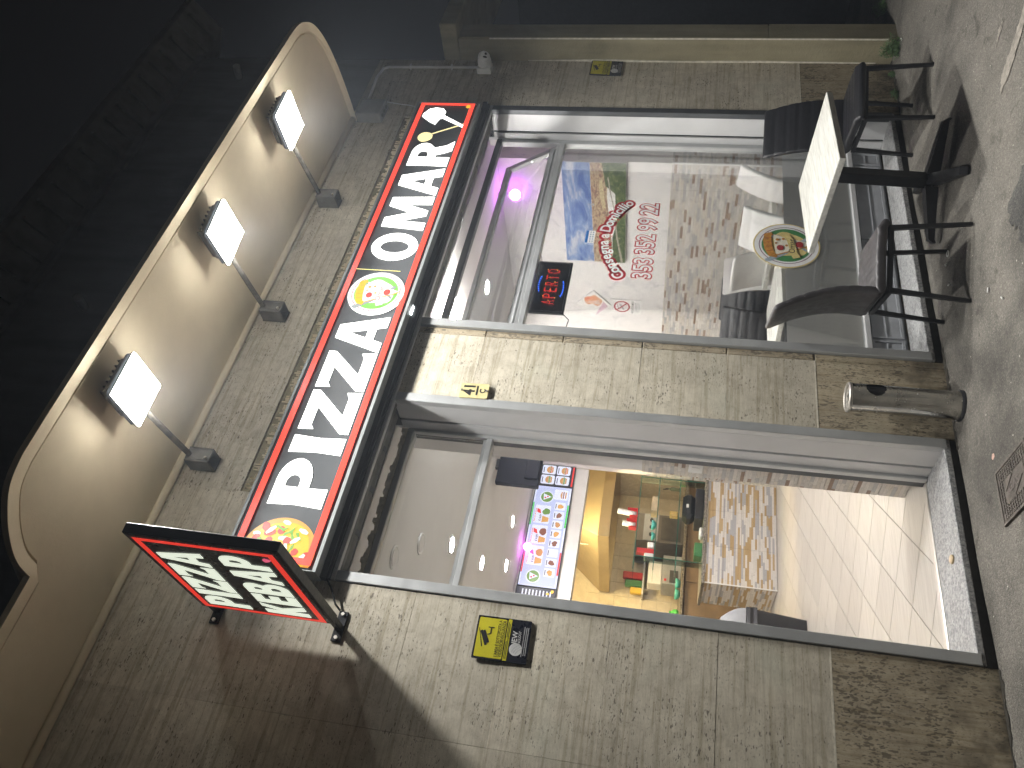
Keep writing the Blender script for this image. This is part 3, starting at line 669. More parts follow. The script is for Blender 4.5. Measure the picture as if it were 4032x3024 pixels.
def shutter(x0, x1, label):
    t = thing('roller_shutter', label, 'roller shutter', ((x0+x1)/2, 0.15, 2.3), 'rolled-up shutters above the shop openings')
    r = part(t, 'roll', MB().cyl((x0, 0.145, 2.345), (x1, 0.145, 2.345), 0.066, n=28), DUSTY, autos=30)
    for k in range(3):
        xx = x0+(x1-x0)*(0.25+0.25*k); part(t, 'strap', MB().cyl((xx, 0.145, 2.345), (xx+0.03, 0.145, 2.345), 0.068, n=28), ALUD, autos=30)
    part(t, 'end_cap', MB().box(x0-0.03, x0-0.002, 0.06, 0.24, 2.27, 2.43), ALUD); part(t, 'end_cap', MB().box(x1+0.002, x1+0.03, 0.06, 0.24, 2.27, 2.43), ALUD)
    return t
shutter(1.56, 2.60, 'dusty rolled-up shutter in the dark head above the doorway')
shutter(3.24, 5.40, 'rolled-up shutter in the head above the wide shop window')

# ------------------------------------------------------------------ shop window
wi = thing('shop_window', 'wide aluminium shop window with frosted lower strip and tilted top sash', 'window', (4.3, 0.2, -0.6))
part(wi, 'trim', MB().cbox(3.180, 3.235, -0.012, 0.03, -0.605, 2.262, 0.003), ALU)
part(wi, 'trim', MB().cbox(5.397, 5.455, -0.012, 0.03, -0.605, 2.262, 0.003), ALUD)
for x0, x1, s in ((3.205, 3.232, 1), (5.402, 5.43, -1)):
    part(wi, 'reveal_panel', MB().box(x0, x1, 0.031, 0.176, -0.595, 2.44), ALUP)
    part(wi, 'shutter_guide', MB().box(x0-0.012*s, x1-0.012*s, 0.177, 0.196, -0.594, 2.44), DARK)
    part(wi, 'reveal_panel', MB().box(x0, x1, 0.197, 0.262, -0.595, 2.44), ALUP)
    a = x0+0.002 if s > 0 else x0-0.04; b = x1+0.04 if s > 0 else x1-0.002
    part(wi, 'stile', MB().cbox(a, b, 0.250, 0.30, -0.587, 2.24, 0.004), ALU)
part(wi, 'transom_bar', MB().cbox(3.27, 5.36, 0.245, 0.31, 1.705, 1.742, 0.004).cbox(3.27, 5.36, 0.258, 0.305, 1.744, 1.768, 0.003), ALU)
part(wi, 'head_rail', MB().cbox(3.235, 5.40, 0.25, 0.30, 2.205, 2.25, 0.004), ALUD)
part(wi, 'bottom_rail', MB().cbox(3.27, 5.36, 0.248, 0.30, -0.385, -0.352, 0.004), ALUP)
part(wi, 'kick_panel', MB().box(3.27, 5.36, 0.272, 0.29, -0.588, -0.386), GREYP)
for x0, x1 in ((3.30, 3.545), (3.565, 4.42), (4.44, 5.205), (5.225, 5.355)):
    part(wi, 'panel_frame', MB().box(x0, x1, 0.262, 0.271, -0.405, -0.392).box(x0, x1, 0.262, 0.271, -0.572, -0.556).box(x0, x0+0.012, 0.262, 0.271, -0.555, -0.406).box(x1-0.012, x1, 0.262, 0.271, -0.555, -0.406).box(x0+0.013, x1-0.013, 0.266, 0.271, -0.478, -0.474), GREYP)
part(wi, 'pane', MB().box(3.275, 5.358, 0.273, 0.279, -0.352, 1.704), GLASS)
part(wi, 'frosted_film', MB().box(3.277, 5.356, 0.2805, 0.2812, -0.352, 0.094), FROST)
hy, hz, ty, tz = 0.285, 1.775, 0.503, 2.185
sv = Vector((0, ty-hy, tz-hz)).normalized(); sfr = frame((0, hy, hz), (1, 0, 0), sv); Ls = math.hypot(ty-hy, tz-hz)
sa = part(wi, 'tilted_sash', MB().cbox(3.29, 5.345, 0, 0.045, -0.018, 0.018, 0.003, sfr).cbox(3.29, 5.345, Ls-0.045, Ls, -0.018, 0.018, 0.003, sfr).cbox(3.29, 3.335, 0.046, Ls-0.046, -0.018, 0.018, 0.003, sfr).cbox(5.30, 5.345, 0.046, Ls-0.046, -0.018, 0.018, 0.003, sfr), ALU)
part(sa, 'pane', MB().box(3.336, 5.299, 0.046, Ls-0.046, -0.003, 0.003, sfr), GLASS)
part(wi, 'sill', MB().cbox(3.181, 5.454, -0.006, 0.249, -0.622, -0.590, 0.004), GRAN)
part(wi, 'plinth', MB().box(3.180, 5.455, 0.004, 0.249, -0.80, -0.623), RISER)

# ------------------------------------------------------------------ interior shell
FL = -0.59
sfl = single('shop_floor', MB().box(1.40, 6.7, 0.35, 7.7, -0.66, FL-0.004), GROUTD, 'pale tiled shop floor laid diagonally', kind='structure', base=(3.5, 3, FL))
du, dv = 0.4485/math.sqrt(2), 0.490/math.sqrt(2)   # tile pitch along the two diagonals
c45 = math.sqrt(0.5)
for i in range(-14, 16):
    for j in range(0, 32):
        # corner lines: x-y = 1.798+0.4485*i ; x+y = 2.369+0.49*(j-1)
        a0 = 1.798+0.4485*i; a1 = a0+0.4485; b0 = 2.369+0.49*(j-1); b1 = b0+0.49
        g = 0.004
        q = [((a+b)/2, (b-a)/2) for a, b in ((a0+g, b0+g), (a1-g, b0+g), (a1-g, b1-g), (a0+g, b1-g))]
        q = [(p[0], p[1]) for p in q]
        if sum(p[0] for p in q)/4 < (sum(p[1] for p in q)/4+3.6)*0.36: continue      # never seen past the left jamb
        if sum(p[1] for p in q)/4 > 6.3 and sum(p[0] for p in q)/4 > 4.3: continue
        for ax, vl, gt in ((0, 1.42, True), (0, 5.598, False), (1, 0.346, True), (1, 7.6, False)):
            q = clip(q, ax, vl, gt)
            if len(q) < 3: break
        if len(q) < 3: continue
        part(sfl, 'floor_tile', MB().poly(q, (), 0.006, FL), FTILE)
single('interior_ceiling', MB().box(1.40, 6.7, 0.30, 7.7, 2.33, 2.40), CEIL, 'plain white shop ceiling', kind='structure')
iw = single('interior_wall', MB().box(5.60, 5.70, 0.58, 5.25, -0.64, 2.329).box(5.701, 6.1, 0.58, 0.68, -0.64, 2.329).box(1.30, 1.40, 0.30, 7.7, -0.64, 2.33), MARB, 'white marbled wall with stone-look tiles below', kind='structure')
def ltile(par, a0, a1, z0, z1, plane, val, m, th=0.008):
    """one wall tile standing proud of its wall; plane 'x' faces -x, plane 'y' faces -y"""
    if plane == 'x': return part(par, 'wall_tile', MB().cbox(val-th, val, a0+0.0015, a1-0.0015, z0+0.0015, z1-0.0015, 0.0012), m)
    return part(par, 'wall_tile', MB().cbox(a0+0.0015, a1-0.0015, val-th, val, z0+0.0015, z1-0.0015, 0.0012), m)
TH = 0.148
for r in range(7):
    z1 = 0.888-TH*r; z0 = z1-TH
    e = [0.585, 0.838, 1.392, 1.946, 2.50, 3.054, 3.608, 4.162, 4.716, 5.25]
    for a, b in zip(e, e[1:]): ltile(iw, a, b, z0, z1, 'x', 5.599, LEDG)
    ltile(iw, 5.603, 5.86, z0, z1, 'y', 0.579, LEDG)
part(iw, 'tile_backing', MB().box(5.594, 5.5985, 0.582, 5.25, -0.62, 0.889).box(5.60, 5.86, 0.574, 0.5785, -0.62, 0.889), GROUT)
part(iw, 'edge_trim', MB().box(5.588, 5.601, 0.568, 0.581, -0.59, 0.892), PAPER)
pw = single('entrance_pier', MB().box(2.728, 3.10, 0.36, 0.665, -0.64, 2.329).box(2.664, 3.176, 0.262, 0.359, -0.64, 2.329).box(5.458, 6.0, 0.262, 0.36, -0.64, 2.329), WALLW, 'white pier inside the door with stone-look tiles below', kind='structure')
for r in range(10):
    z1 = 0.888-TH*r; z0 = max(z1-TH, FL)
    if z1 > z0+0.01: ltile(pw, 0.365, 0.666, z0, z1, 'x', 2.7275, LEDG)
# kitchen beyond the beam
kw = single('kitchen_wall', MB().box(3.5, 6.8, 7.62, 7.7, -0.64, 2.329).box(6.7, 6.8, 5.25, 7.62, -0.64, 2.329).box(5.701, 6.7, 5.25, 5.35, -0.64, 2.329), KTILE, 'cream tiled kitchen wall behind the counter', kind='structure')
part(kw, 'tile_joint', MB().box(4.2, 6.69, 7.605, 7.619, -0.6, 1.7), GROUT)
for r in range(8):
    for c_ in range(11):
        part(kw, 'wall_tile', MB().cbox(4.4+0.208*c_, 4.604+0.208*c_, 7.598, 7.606, 0.1+0.2*r, 0.296+0.2*r, 0.002), KTILE)
single('ceiling_beam', MB().box(1.41, 5.598, 5.252, 5.45, 1.672, 2.328), WALLW, 'white beam above the counter that carries the menu screens', kind='structure')

# ================================================================== SIGNS
def logo(par, mx, r, lit):
    """round shop badge: plate, ring, pizza slice, cutlery and name ribbon, in layers on the given frame"""
    W_, G_, P_, CR, CH, PE, RB, CU, IK = (E_CHEE, E_GREEN, E_PINK, E_YELL, E_PLATE, E_TOM, E_CHEE, E_GREY, E_PINK) if lit else (VINW, VING, VINP, CRUST, CHEESE, PEPP, RIBB, CUTL, INK)
    W_ = E_PLATE if lit else VINW
    k = lambda l: [(p[0]*r, p[1]*r) for p in l]; d = [0.0]
    def lay(name, outs, m, holes=()):
        d[0] += 0.0007; b = MB()
        for o in outs: b.poly(k(o), [k(h) for h in holes], 0.0, d[0], mx)
        return part(par, name, b, m)
    lay('plate', [circ(0, 0, 1, 56)], W_)
    lay('ring', [circ(0, 0, 0.862, 56)], P_, [circ(0, 0, 0.838, 56)[::-1]])
    lay('green_field', [circ(0, 0, 0.775, 56)], G_)
    lay('pale_field', [blob(0.02, -0.02, 0.60, 30, 0.16, 4)], W_ if lit else RIBB)
    lay('fork', [strip([(0.42, 0.30), (0.30, 0.02), (-0.24, -0.62)], [0.10, 0.05, 0.09])] + [strip([(0.42+o-0.08, 0.32+o*0.3), (0.56+o-0.06, 0.62-o*0.35)], 0.03) for o in (-0.09, -0.03, 0.03, 0.09)], CU)
    lay('knife', [[(-0.80, 0.66), (-0.70, 0.68), (-0.34, 0.12), (0.36, -0.58), (0.28, -0.66), (-0.44, 0.02), (-0.78, 0.50)]], CU)
    lay('slice', [[(-0.50, 0.34), (0.48, 0.40), (0.36, 0.10), (0.10, -0.82), (-0.06, -0.60), (-0.38, 0.04)]], CH)
    lay('slice_edge', [strip([(-0.50, 0.32), (-0.36, 0.02), (-0.05, -0.62), (0.10, -0.84)], 0.045)], E_ORNG if lit else CRUST)
    lay('crust', [strip([(-0.56, 0.30), (-0.50, 0.46), (-0.2, 0.56), (0.15, 0.60), (0.44, 0.58), (0.52, 0.44)], [0.16, 0.24, 0.27, 0.27, 0.24, 0.14])], CR)
    lay('crust_fold', [strip([(-0.3+0.2*i, 0.44), (-0.32+0.2*i, 0.64)], 0.02) for i in range(4)], E_ORNG if lit else PEPP)
    lay('pepperoni', [circ(-0.16, 0.20, 0.13, 20, 0.11), circ(0.02, -0.40, 0.145, 20, 0.12)], PE)
    lay('topping', [circ(0.22, 0.28, 0.06, 14), circ(-0.05, 0.0, 0.045, 12), circ(0.26, 0.10, 0.05, 12), circ(0.05, 0.33, 0.05, 12, 0.03)], E_ORNG if lit else CRUST)
    rb = lay('ribbon', [strip([(-0.62, -0.30), (-0.36, -0.20), (-0.1, -0.18), (0.2, -0.12), (0.38, -0.02), (0.42, 0.12)], [0.24, 0.22, 0.22, 0.22, 0.20, 0.10])], RB)
    b = MB(); text(b, 'Omar', -0.40*r, 0.26*r, -0.25*r, -0.06*r, mx, d[0]+0.0008); part(rb, 'name', b, IK)

# ------------------------------------------------------------------ long light-box sign
YS = -0.100
ls = thing('lightbox_sign', 'long lit sign reading PIZZA OMAR in white on dark grey with red border', 'sign', (3.4, -0.05, 2.33))
F0 = wallf(0, 0, YS)
part(ls, 'case', MB().box(1.497, 5.332, YS+0.004, -0.004, 2.336, 2.806), ALUD)
part(ls, 'face', MB().box(1.506, 5.324, YS-0.001, YS+0.003, 2.346, 2.798), GLOSSD)
fr_ = MB().box(1.492, 5.338, YS-0.008, -0.005, 2.328, 2.3355).box(1.492, 5.338, YS-0.008, -0.005, 2.8065, 2.814).box(1.492, 1.4965, YS-0.008, -0.005, 2.336, 2.806).box(5.3325, 5.338, YS-0.008, -0.005, 2.336, 2.806)
fr_.box(1.497, 5.332, YS-0.008, YS-0.002, 2.336, 2.345).box(1.497, 5.332, YS-0.008, YS-0.002, 2.7985, 2.806)
part(ls, 'frame', fr_, M('sign_frame', (0.30, 0.32, 0.32), 0.5, 0.3))
O_ = [(1.516, 2.360), (5.318, 2.360), (5.318, 2.778), (1.516, 2.778)]; I_ = [(1.551, 2.394), (5.288, 2.394), (5.288, 2.744), (1.551, 2.744)]
piz = part(ls, 'pizza_picture', MB().poly(clip(clip(circ(1.565, 2.555, 0.192, 60), 0, 1.509, True), 1, 2.350, True), (), 0, 0.0020, F0), E_ORNG)
part(piz, 'sauce', MB().poly(clip(blob(1.565, 2.555, 0.165, 40, 0.06, 1), 0, 1.509, True), (), 0, 0.0025, F0), E_YELL)
rnd = random.Random(11); lv, tm, chs = MB(), MB(), MB(); zz_ = 0.0
for i in range(58):
    a = rnd.uniform(0, 6.28); q = 0.165*math.sqrt(rnd.random()); cx, cy = 1.565+q*math.cos(a), 2.56+q*math.sin(a)
    if cx < 1.535: continue
    zz_ += 0.00012; t = rnd.random()
    if t < 0.30: tm.poly(blob(cx, cy, rnd.uniform(0.018, 0.034), 14, 0.2, i), (), 0, 0.0030+zz_, F0)
    elif t < 0.62:
        an = rnd.uniform(0, 6.28); L_ = rnd.uniform(0.03, 0.055); pt = [(cx+L_*s_*math.cos(an)+0.012*math.sin(5*s_)*math.sin(an), cy+L_*s_*math.sin(an)) for s_ in (-1, -0.5, 0, 0.5, 1)]
        lv.poly(strip(pt, [0.004, 0.016, 0.010, 0.018, 0.004]), (), 0, 0.0030+zz_, F0)
    else:
        an = rnd.uniform(0, 6.28); L_ = rnd.uniform(0.016, 0.034); chs.poly(strip([(cx-L_*math.cos(an), cy-L_*math.sin(an)), (cx, cy), (cx+L_*math.cos(an), cy+L_*math.sin(an))], [0.012, 0.026, 0.014]), (), 0, 0.0030+zz_, F0)
part(piz, 'tomato', tm, E_TOM); part(piz, 'rocket_leaves', lv, E_LEAF); part(piz, 'cheese_shavings', chs, E_CHEE)
part(ls, 'red_border', MB().poly(O_, [I_[::-1]], 0, 0.012, F0), E_RED)
for ch, x0, x1 in (('P', 1.822, 2.108), ('I', 2.137, 2.247), ('Z', 2.276, 2.556), ('Z', 2.566, 2.842), ('A', 2.850, 3.128), ('O', 3.606, 3.862), ('M', 3.898, 4.236), ('A', 4.252, 4.542), ('R', 4.566, 4.856)):
    e = 0.008 if ch == 'O' else 0
    part(ls, 'letter', glyph(ch, x0, x1, 2.412-e, 2.702+e, F0, 0.006, 0.003), E_WHITE)
rd = part(ls, 'badge', MB().poly(circ(3.312, 2.557, 0.176, 56), (), 0.002, 0.004, F0), E_WHITE)
logo(rd, F0 @ Matrix.Translation((3.312, 2.557, 0.0125)), 0.176, True)
peel = part(ls, 'pizza_peel', MB().poly([(5.055, 2.612), (5.085, 2.66), (5.15, 2.733), (5.185, 2.735), (5.25, 2.70), (5.268, 2.65), (5.255, 2.59), (5.215, 2.565), (5.175, 2.57), (5.16, 2.55), (5.04, 2.375), (5.018, 2.385), (5.135, 2.575), (5.125, 2.592)], (), 0.002, 0.005, F0), E_WHITE)
spn = part(ls, 'spoon', MB().poly(strip([(4.944, 2.605), (5.077, 2.385)], 0.013), (), 0.001, 0.0035, F0).poly(blob(4.902, 2.650, 0.056, 26, 0.05, 3), (), 0.001, 0.0042, F0), EM('lit_straw', (1.0, 0.86, 0.42), 1.1))
part(ls, 'seam', MB().box(3.5165, 3.5195, YS-0.0035, YS-0.0015, 2.46, 2.775), EM('light_leak', (1.0, 0.9, 0.3), 1.6))
part(ls, 'lamp_gap', MB().poly([(3.215, 2.322), (3.275, 2.322), (3.30, 2.330), (3.245, 2.331)], (), 0.004, 0.0, wallf(0, 0, -0.045)), E_TUBE)
fl_ = part(ls, 'corner_flower', MB().poly(blob(5.275, 2.405, 0.02, 14, 0.25, 6), (), 0, 0.0135, F0), E_YELL)
part(ls, 'side_bolt', MB().cyl((5.31, YS-0.004, 2.352), (5.31, YS-0.009, 2.352), 0.005, n=8), STEEL)

# ------------------------------------------------------------------ blade sign
bs = thing('blade_sign', 'square lit sign reading PIZZA KEBAP projecting from the left wall on brackets', 'sign', (1.27, -0.1, 2.14))
BF = frame((1.2568, 0, 0), (-0.0486, -0.9988, 0), (0, 0, 1))            # x runs out from the wall, y is up, z towards the camera side
part(bs, 'case', MB().cbox(0.118, 0.892, 2.148, 2.802, -0.046, -0.002, 0.003, BF), BLACKM)
part(bs, 'face', MB().box(0.13, 0.88, 2.16, 2.79, -0.0018, 0.0, BF), NAVY)
part(bs, 'red_border', MB().poly([(0.136, 2.178), (0.862, 2.178), (0.862, 2.774), (0.136, 2.774)], [[(0.162, 2.206), (0.162, 2.746), (0.836, 2.746), (0.836, 2.206)]], 0, 0.0012, BF), E_REDD)
def word(s_, x0, x1, y0, y1, gap=0.012):
    wd = {'I': 0.42, 'E': 0.78, 'K': 0.95, 'A': 1.05, 'B': 0.95, 'P': 0.90, 'Z': 0.98}; tot = sum(wd[c] for c in s_); k = (x1-x0-gap*(len(s_)-1))/tot; x = x0
    for c in s_:
        part(bs, 'letter', glyph(c, x, x+wd[c]*k, y0, y1, BF, 0.003, 0.0016), E_CREAM); x += wd[c]*k+gap
word('PIZZA', 0.182, 0.775, 2.518, 2.728); word('KEBAP', 0.180, 0.800, 2.238, 2.446)
part(bs, 'corner_flower', MB().poly(blob(0.80, 2.225, 0.018, 14, 0.3, 8), (), 0, 0.0020, BF), E_PINK)
for zc in (2.165, 2.775):
    b_ = part(bs, 'bracket', MB().cbox(0.012, 0.12, zc-0.016, zc+0.016, -0.040, -0.010, 0.003, BF), BLACKM)
    part(b_, 'wall_plate', MB().cbox(1.215, 1.360, -0.012, -0.001, zc-0.024, zc+0.024, 0.003), BLACKM)
    for xx in (1.232, 1.344): part(b_, 'bolt', MB().cyl((xx, -0.012, zc), (xx, -0.022, zc), 0.009, n=6), STEEL)
single('sign_cable', MB().tube([(1.505, -0.02, 2.30), (1.47, -0.008, 2.27), (1.43, -0.03, 2.24), (1.38, -0.03, 2.21), (1.36, -0.012, 2.185)], 0.005, 6), BLACKP, 'loose dark cable hanging between the two lit signs', 'cable')

# ------------------------------------------------------------------ floodlights
def flood(cx, cy, bx, label, rz):
    t = thing('floodlight', label, 'floodlight', (bx, -0.02, 3.18), 'floodlights on arms under the canopy')
    pl_ = part(t, 'wall_bracket', MB().cbox(bx-0.045, bx+0.045, -0.012, -0.001, 3.115, 3.265, 0.003).cbox(bx-0.045, bx-0.033, -0.10, -0.013, 3.12, 3.262, 0.003).cbox(bx+0.033, bx+0.045, -0.10, -0.013, 3.12, 3.262, 0.003).cbox(bx-0.032, bx+0.032, -0.10, -0.088, 3.12, 3.262, 0.003), DUSTY)
    part(pl_, 'bolt', MB().cyl((bx-0.02, -0.10, 3.14), (bx-0.02, -0.112, 3.14), 0.008, n=6), STEEL)
    part(t, 'arm', MB().tube([(bx, -0.07, 3.245), (bx+(cx-bx)*0.4, -0.30, 3.25), (cx+0.01, cy+0.16, 3.255)], 0.015, 12), M('weathered_arm', (0.20, 0.185, 0.16), 0.75, 0.1, 0.4, 16), smooth=True)
    fm = Matrix.Translation((cx, cy, 3.215)) @ Matrix.Rotation(rz, 4, 'Z')
    h = part(t, 'housing', MB().cbox(-0.1215, 0.1215, -0.1325, 0.1325, 0.004, 0.036, 0.014, fm).cbox(-0.10, 0.10, -0.11, 0.11, 0.041, 0.060, 0.006, fm), ALUD)
    for i in range(7): part(h, 'fin', MB().box(-0.09+0.03*i-0.003, -0.09+0.03*i+0.003, -0.10, 0.10, 0.061, 0.078, fm), ALUD)
    part(t, 'bezel', MB().box(-0.1212, 0.1212, -0.132, -0.1282, -0.005, 0.0035, fm).box(-0.1212, 0.1212, 0.1282, 0.132, -0.005, 0.0035, fm).box(-0.1212, -0.1172, -0.128, 0.128, -0.005, 0.0035, fm).box(0.1172, 0.1212, -0.128, 0.128, -0.005, 0.0035, fm), ALUD)
    part(t, 'lens', MB().cbox(-0.1165, 0.1165, -0.1275, 0.1275, -0.020, 0.003, 0.002, fm), E_FLOOD)
    part(t, 'added_glow_strip', MB().box(-0.1185, 0.1185, -0.1295, -0.1277, -0.018, -0.0065, fm).box(-0.1185, 0.1185, 0.1277, 0.1295, -0.018, -0.0065, fm).box(-0.1185, -0.1167, -0.1276, 0.1276, -0.018, -0.0065, fm).box(0.1167, 0.1185, -0.1276, 0.1276, -0.018, -0.0065, fm), E_SIDEGLOW)  # glowing strips added round the lens sides to brighten the canopy
    ld = bpy.data.lights.new('beam', 'AREA'); ld.shape = 'RECTANGLE'; ld.size = 0.13; ld.size_y = 0.13; ld.energy = BEAM; ld.color = (1.0, 0.985, 0.95); ld.spread = R(136)
    lo = bpy.data.objects.new('beam', ld); COL.objects.link(lo); lo.parent = t; lo.matrix_parent_inverse = Matrix.Identity(4)
    lo.location = (cx-bx, cy+0.02, 3.190-3.18); lo.rotation_euler = (R(-12), 0, rz)
    part(t, 'yoke', MB().cbox(-0.035, 0.035, 0.1335, 0.17, 0.012, 0.032, 0.003, fm), BLACKM)
flood(4.117, -0.755, 4.24, 'floodlight nearest the right end of the canopy', R(-5))
flood(3.085, -0.750, 3.16, 'middle one of the three floodlights under the canopy', R(-8))
flood(1.995, -0.742, 2.065, 'floodlight nearest the blade sign at the left', R(-3))

# ------------------------------------------------------------------ small wall fittings
np_ = thing('number_plate', 'cream enamel house number plate 41 C on the pillar', 'house number', (2.71, 0, 1.745))
PF = frame((2.658, -0.018, 1.745), (1, 0, 0.03), (-0.03, 0, 1))
pp = part(np_, 'plate', MB().poly(rrect(0, 0.100, 0, 0.160, 0.008), (), 0.016, 0, PF), CREAM, autos=40)
b = MB(); text(b, '41', 0.018, 0.082, 0.078, 0.140, PF, 0.0008, 0.03); b.poly([(0.018, 0.058), (0.084, 0.058), (0.084, 0.068), (0.018, 0.068)], (), 0, 0.0008, PF); text(b, 'C', 0.036, 0.062, 0.016, 0.048, PF, 0.0008, 0.03)
part(np_, 'number', b, INK)
for q in ((0.05, 0.150), (0.05, 0.008)): part(np_, 'rivet', MB().cyl(PF @ Vector((q[0], q[1], 0)), PF @ Vector((q[0], q[1], 0.006)), 0.006, n=10), DUSTY)
def cctv_sign(x0, z0, label, tilt):
    t = thing('surveillance_sign', label, 'warning sign', (x0+0.1, 0, z0), 'video surveillance signs on the wall')
    f = frame((x0, -0.010, z0), (1, 0.0, tilt), (-tilt, -0.03, 1))
    part(t, 'plate', MB().poly(rrect(0, 0.198, 0, 0.246, 0.004), (), 0.007, 0, f), NAVY)
    part(t, 'yellow_field', MB().poly(rrect(0.008, 0.190, 0.112, 0.238, 0.006), (), 0, 0.0006, f), YEL)
    part(t, 'yellow_strip', MB().poly(rrect(0.004, 0.194, 0.090, 0.107, 0.004), (), 0, 0.0006, f), YEL)
    cg = MB().poly([(0.060, 0.196), (0.125, 0.226), (0.131, 0.216), (0.066, 0.186)], (), 0, 0.0012, f).poly([(0.072, 0.190), (0.128, 0.214), (0.132, 0.204), (0.078, 0.178)], (), 0, 0.0016, f).poly(strip([(0.112, 0.192), (0.118, 0.178), (0.145, 0.178)], 0.005), (), 0, 0.0014, f).poly(strip([(0.146, 0.164), (0.146, 0.192)], 0.005), (), 0, 0.0018, f).poly([(0.055, 0.206), (0.140, 0.2315), (0.139, 0.234), (0.054, 0.210)], (), 0, 0.0013, f)
    part(t, 'camera_symbol', cg, INK)
    b = MB(); text(b, "L'AREA È SOTTOPOSTA A", 0.016, 0.184, 0.134, 0.152, f, 0.0012, 0.015); text(b, 'VIDEOSORVEGLIANZA', 0.016, 0.184, 0.115, 0.131, f, 0.0012, 0.015); part(t, 'warning_text', b, INK)
    b = MB()
    for i, (a, w_) in enumerate(((0.012, 0.08), (0.11, 0.07), (0.012, 0.16))): b.poly([(a, 0.101-0.006*(i//2)), (a+w_, 0.101-0.006*(i//2)), (a+w_, 0.1035-0.006*(i//2)), (a, 0.1035-0.006*(i//2))], (), 0, 0.0012, f)
    part(t, 'small_print', b, INK)
    em = part(t, 'emblem', MB().poly(circ(0.060, 0.056, 0.029, 30), (), 0, 0.0010, f), SWHITE)
    part(em, 'emblem_arc', MB().poly(strip(arc(0.03, 0.02, 0.045, 0.045, 20, 75), 0.0015), (), 0, 0.0014, f).poly(strip(arc(0.03, 0.02, 0.055, 0.055, 25, 75), 0.0015), (), 0, 0.0014, f).poly(strip(arc(0.03, 0.02, 0.035, 0.035, 15, 80), 0.0015), (), 0, 0.0014, f), SGREY)
    b = MB(); text(b, 'NEW', 0.070, 0.142, 0.056, 0.078, f, 0.0022, 0.02); text(b, 'TECHNOLOGY', 0.048, 0.145, 0.040, 0.052, f, 0.0022, 0.01); part(t, 'maker_name', b, SWHITE)
    b = MB()
    for zz, a, c in ((0.026, 0.03, 0.168), (0.017, 0.036, 0.165), (0.009, 0.036, 0.165)): b.poly([(a, zz), (c, zz), (c, zz+0.0035), (a, zz+0.0035)], (), 0, 0.0012, f)
    part(t, 'address_lines', b, SGREY); return t
cctv_sign(1.237, 1.282, 'black and yellow surveillance warning plate on the left wall beside the doorway', 0.02)
cctv_sign(5.886, 1.332, 'black and yellow surveillance warning plate at the right wall corner', 0.0)
dc = thing('dome_camera', 'white dome security camera on a junction box at the right wall corner', 'security camera', (5.94, 0, 2.42))
part(dc, 'junction_box', MB().cbox(5.892, 5.984, -0.052, -0.001, 2.368, 2.482, 0.004), WHITEP)
for zz in (2.40, 2.45): part(dc, 'knockout', MB().cyl((5.9215, -0.0515, zz), (5.9215, -0.056, zz), 0.012, n=14), GREYP)
part(dc, 'base', MB().lathe([(0.055, 0), (0.055, 0.03), (0.052, 0.048), (0.0, 0.05)], 26, frame((5.955, -0.053, 2.425), (1, 0, 0), (0, 0, 1))), WHITEP, autos=50)
eye = Vector((-0.45, -0.75, -0.42)).normalized(); ec = Vector((5.955, -0.112, 2.425)); ef = frame(ec, eye.orthogonal(), eye.cross(eye.orthogonal()))
bl_ = part(dc, 'ball', MB().lathe([(0.001, -0.05)]+[(0.050*math.cos(R(a)), 0.050*math.sin(R(a))) for a in range(-75, 50, 12)]+[(0.034, 0.040), (0.001, 0.040)], 26, ef), WHITEP, autos=50)
up_ = Vector((0, 0, 1)); sx = eye.cross(up_).normalized(); sy_ = sx.cross(eye)
lf = frame(ec+eye*0.0405, sx, sy_)
part(bl_, 'lens', MB().poly(circ(-0.012, -0.004, 0.010, 20), (), 0.002, 0.002, lf), INK)
part(bl_, 'infrared_window', MB().poly(circ(0.015, 0.0, 0.008, 18, 0.017), (), 0.002, 0.002, lf), INK)
jb = thing('junction_box', 'grey plastic junction box with pipe under the right canopy end', 'junction box', (5.3, 0, 3.08))
part(jb, 'box', MB().cbox(5.20, 5.40, -0.085, -0.001, 3.09, 3.29, 0.006), M('dull_box', (0.22, 0.22, 0.21), 0.6))
for k in range(3): part(jb, 'knockout', MB().cyl((5.245+0.055*k, -0.045, 3.090), (5.245+0.055*k, -0.045, 3.084), 0.015, n=14), DUSTY)
part(jb, 'pipe', MB().tube([(5.42, -0.02, 3.27), (5.80, -0.02, 3.30), (5.93, -0.02, 3.28), (5.955, -0.02, 3.24), (5.965, -0.02, 2.484)], 0.011, 10), WHITEP, smooth=True)
for zz in (2.7, 3.05): part(jb, 'clip', MB().box(5.95, 5.985, -0.034, -0.001, zz, zz+0.012), WHITEP)
single('sign_wire', MB().tube([(5.42, -0.05, 3.12), (5.40, -0.04, 2.98), (5.36, -0.06, 2.90), (5.335, -0.05, 2.79)], 0.004, 6), WHITEP, 'thin pale wire from the junction box to the long sign', 'cable')

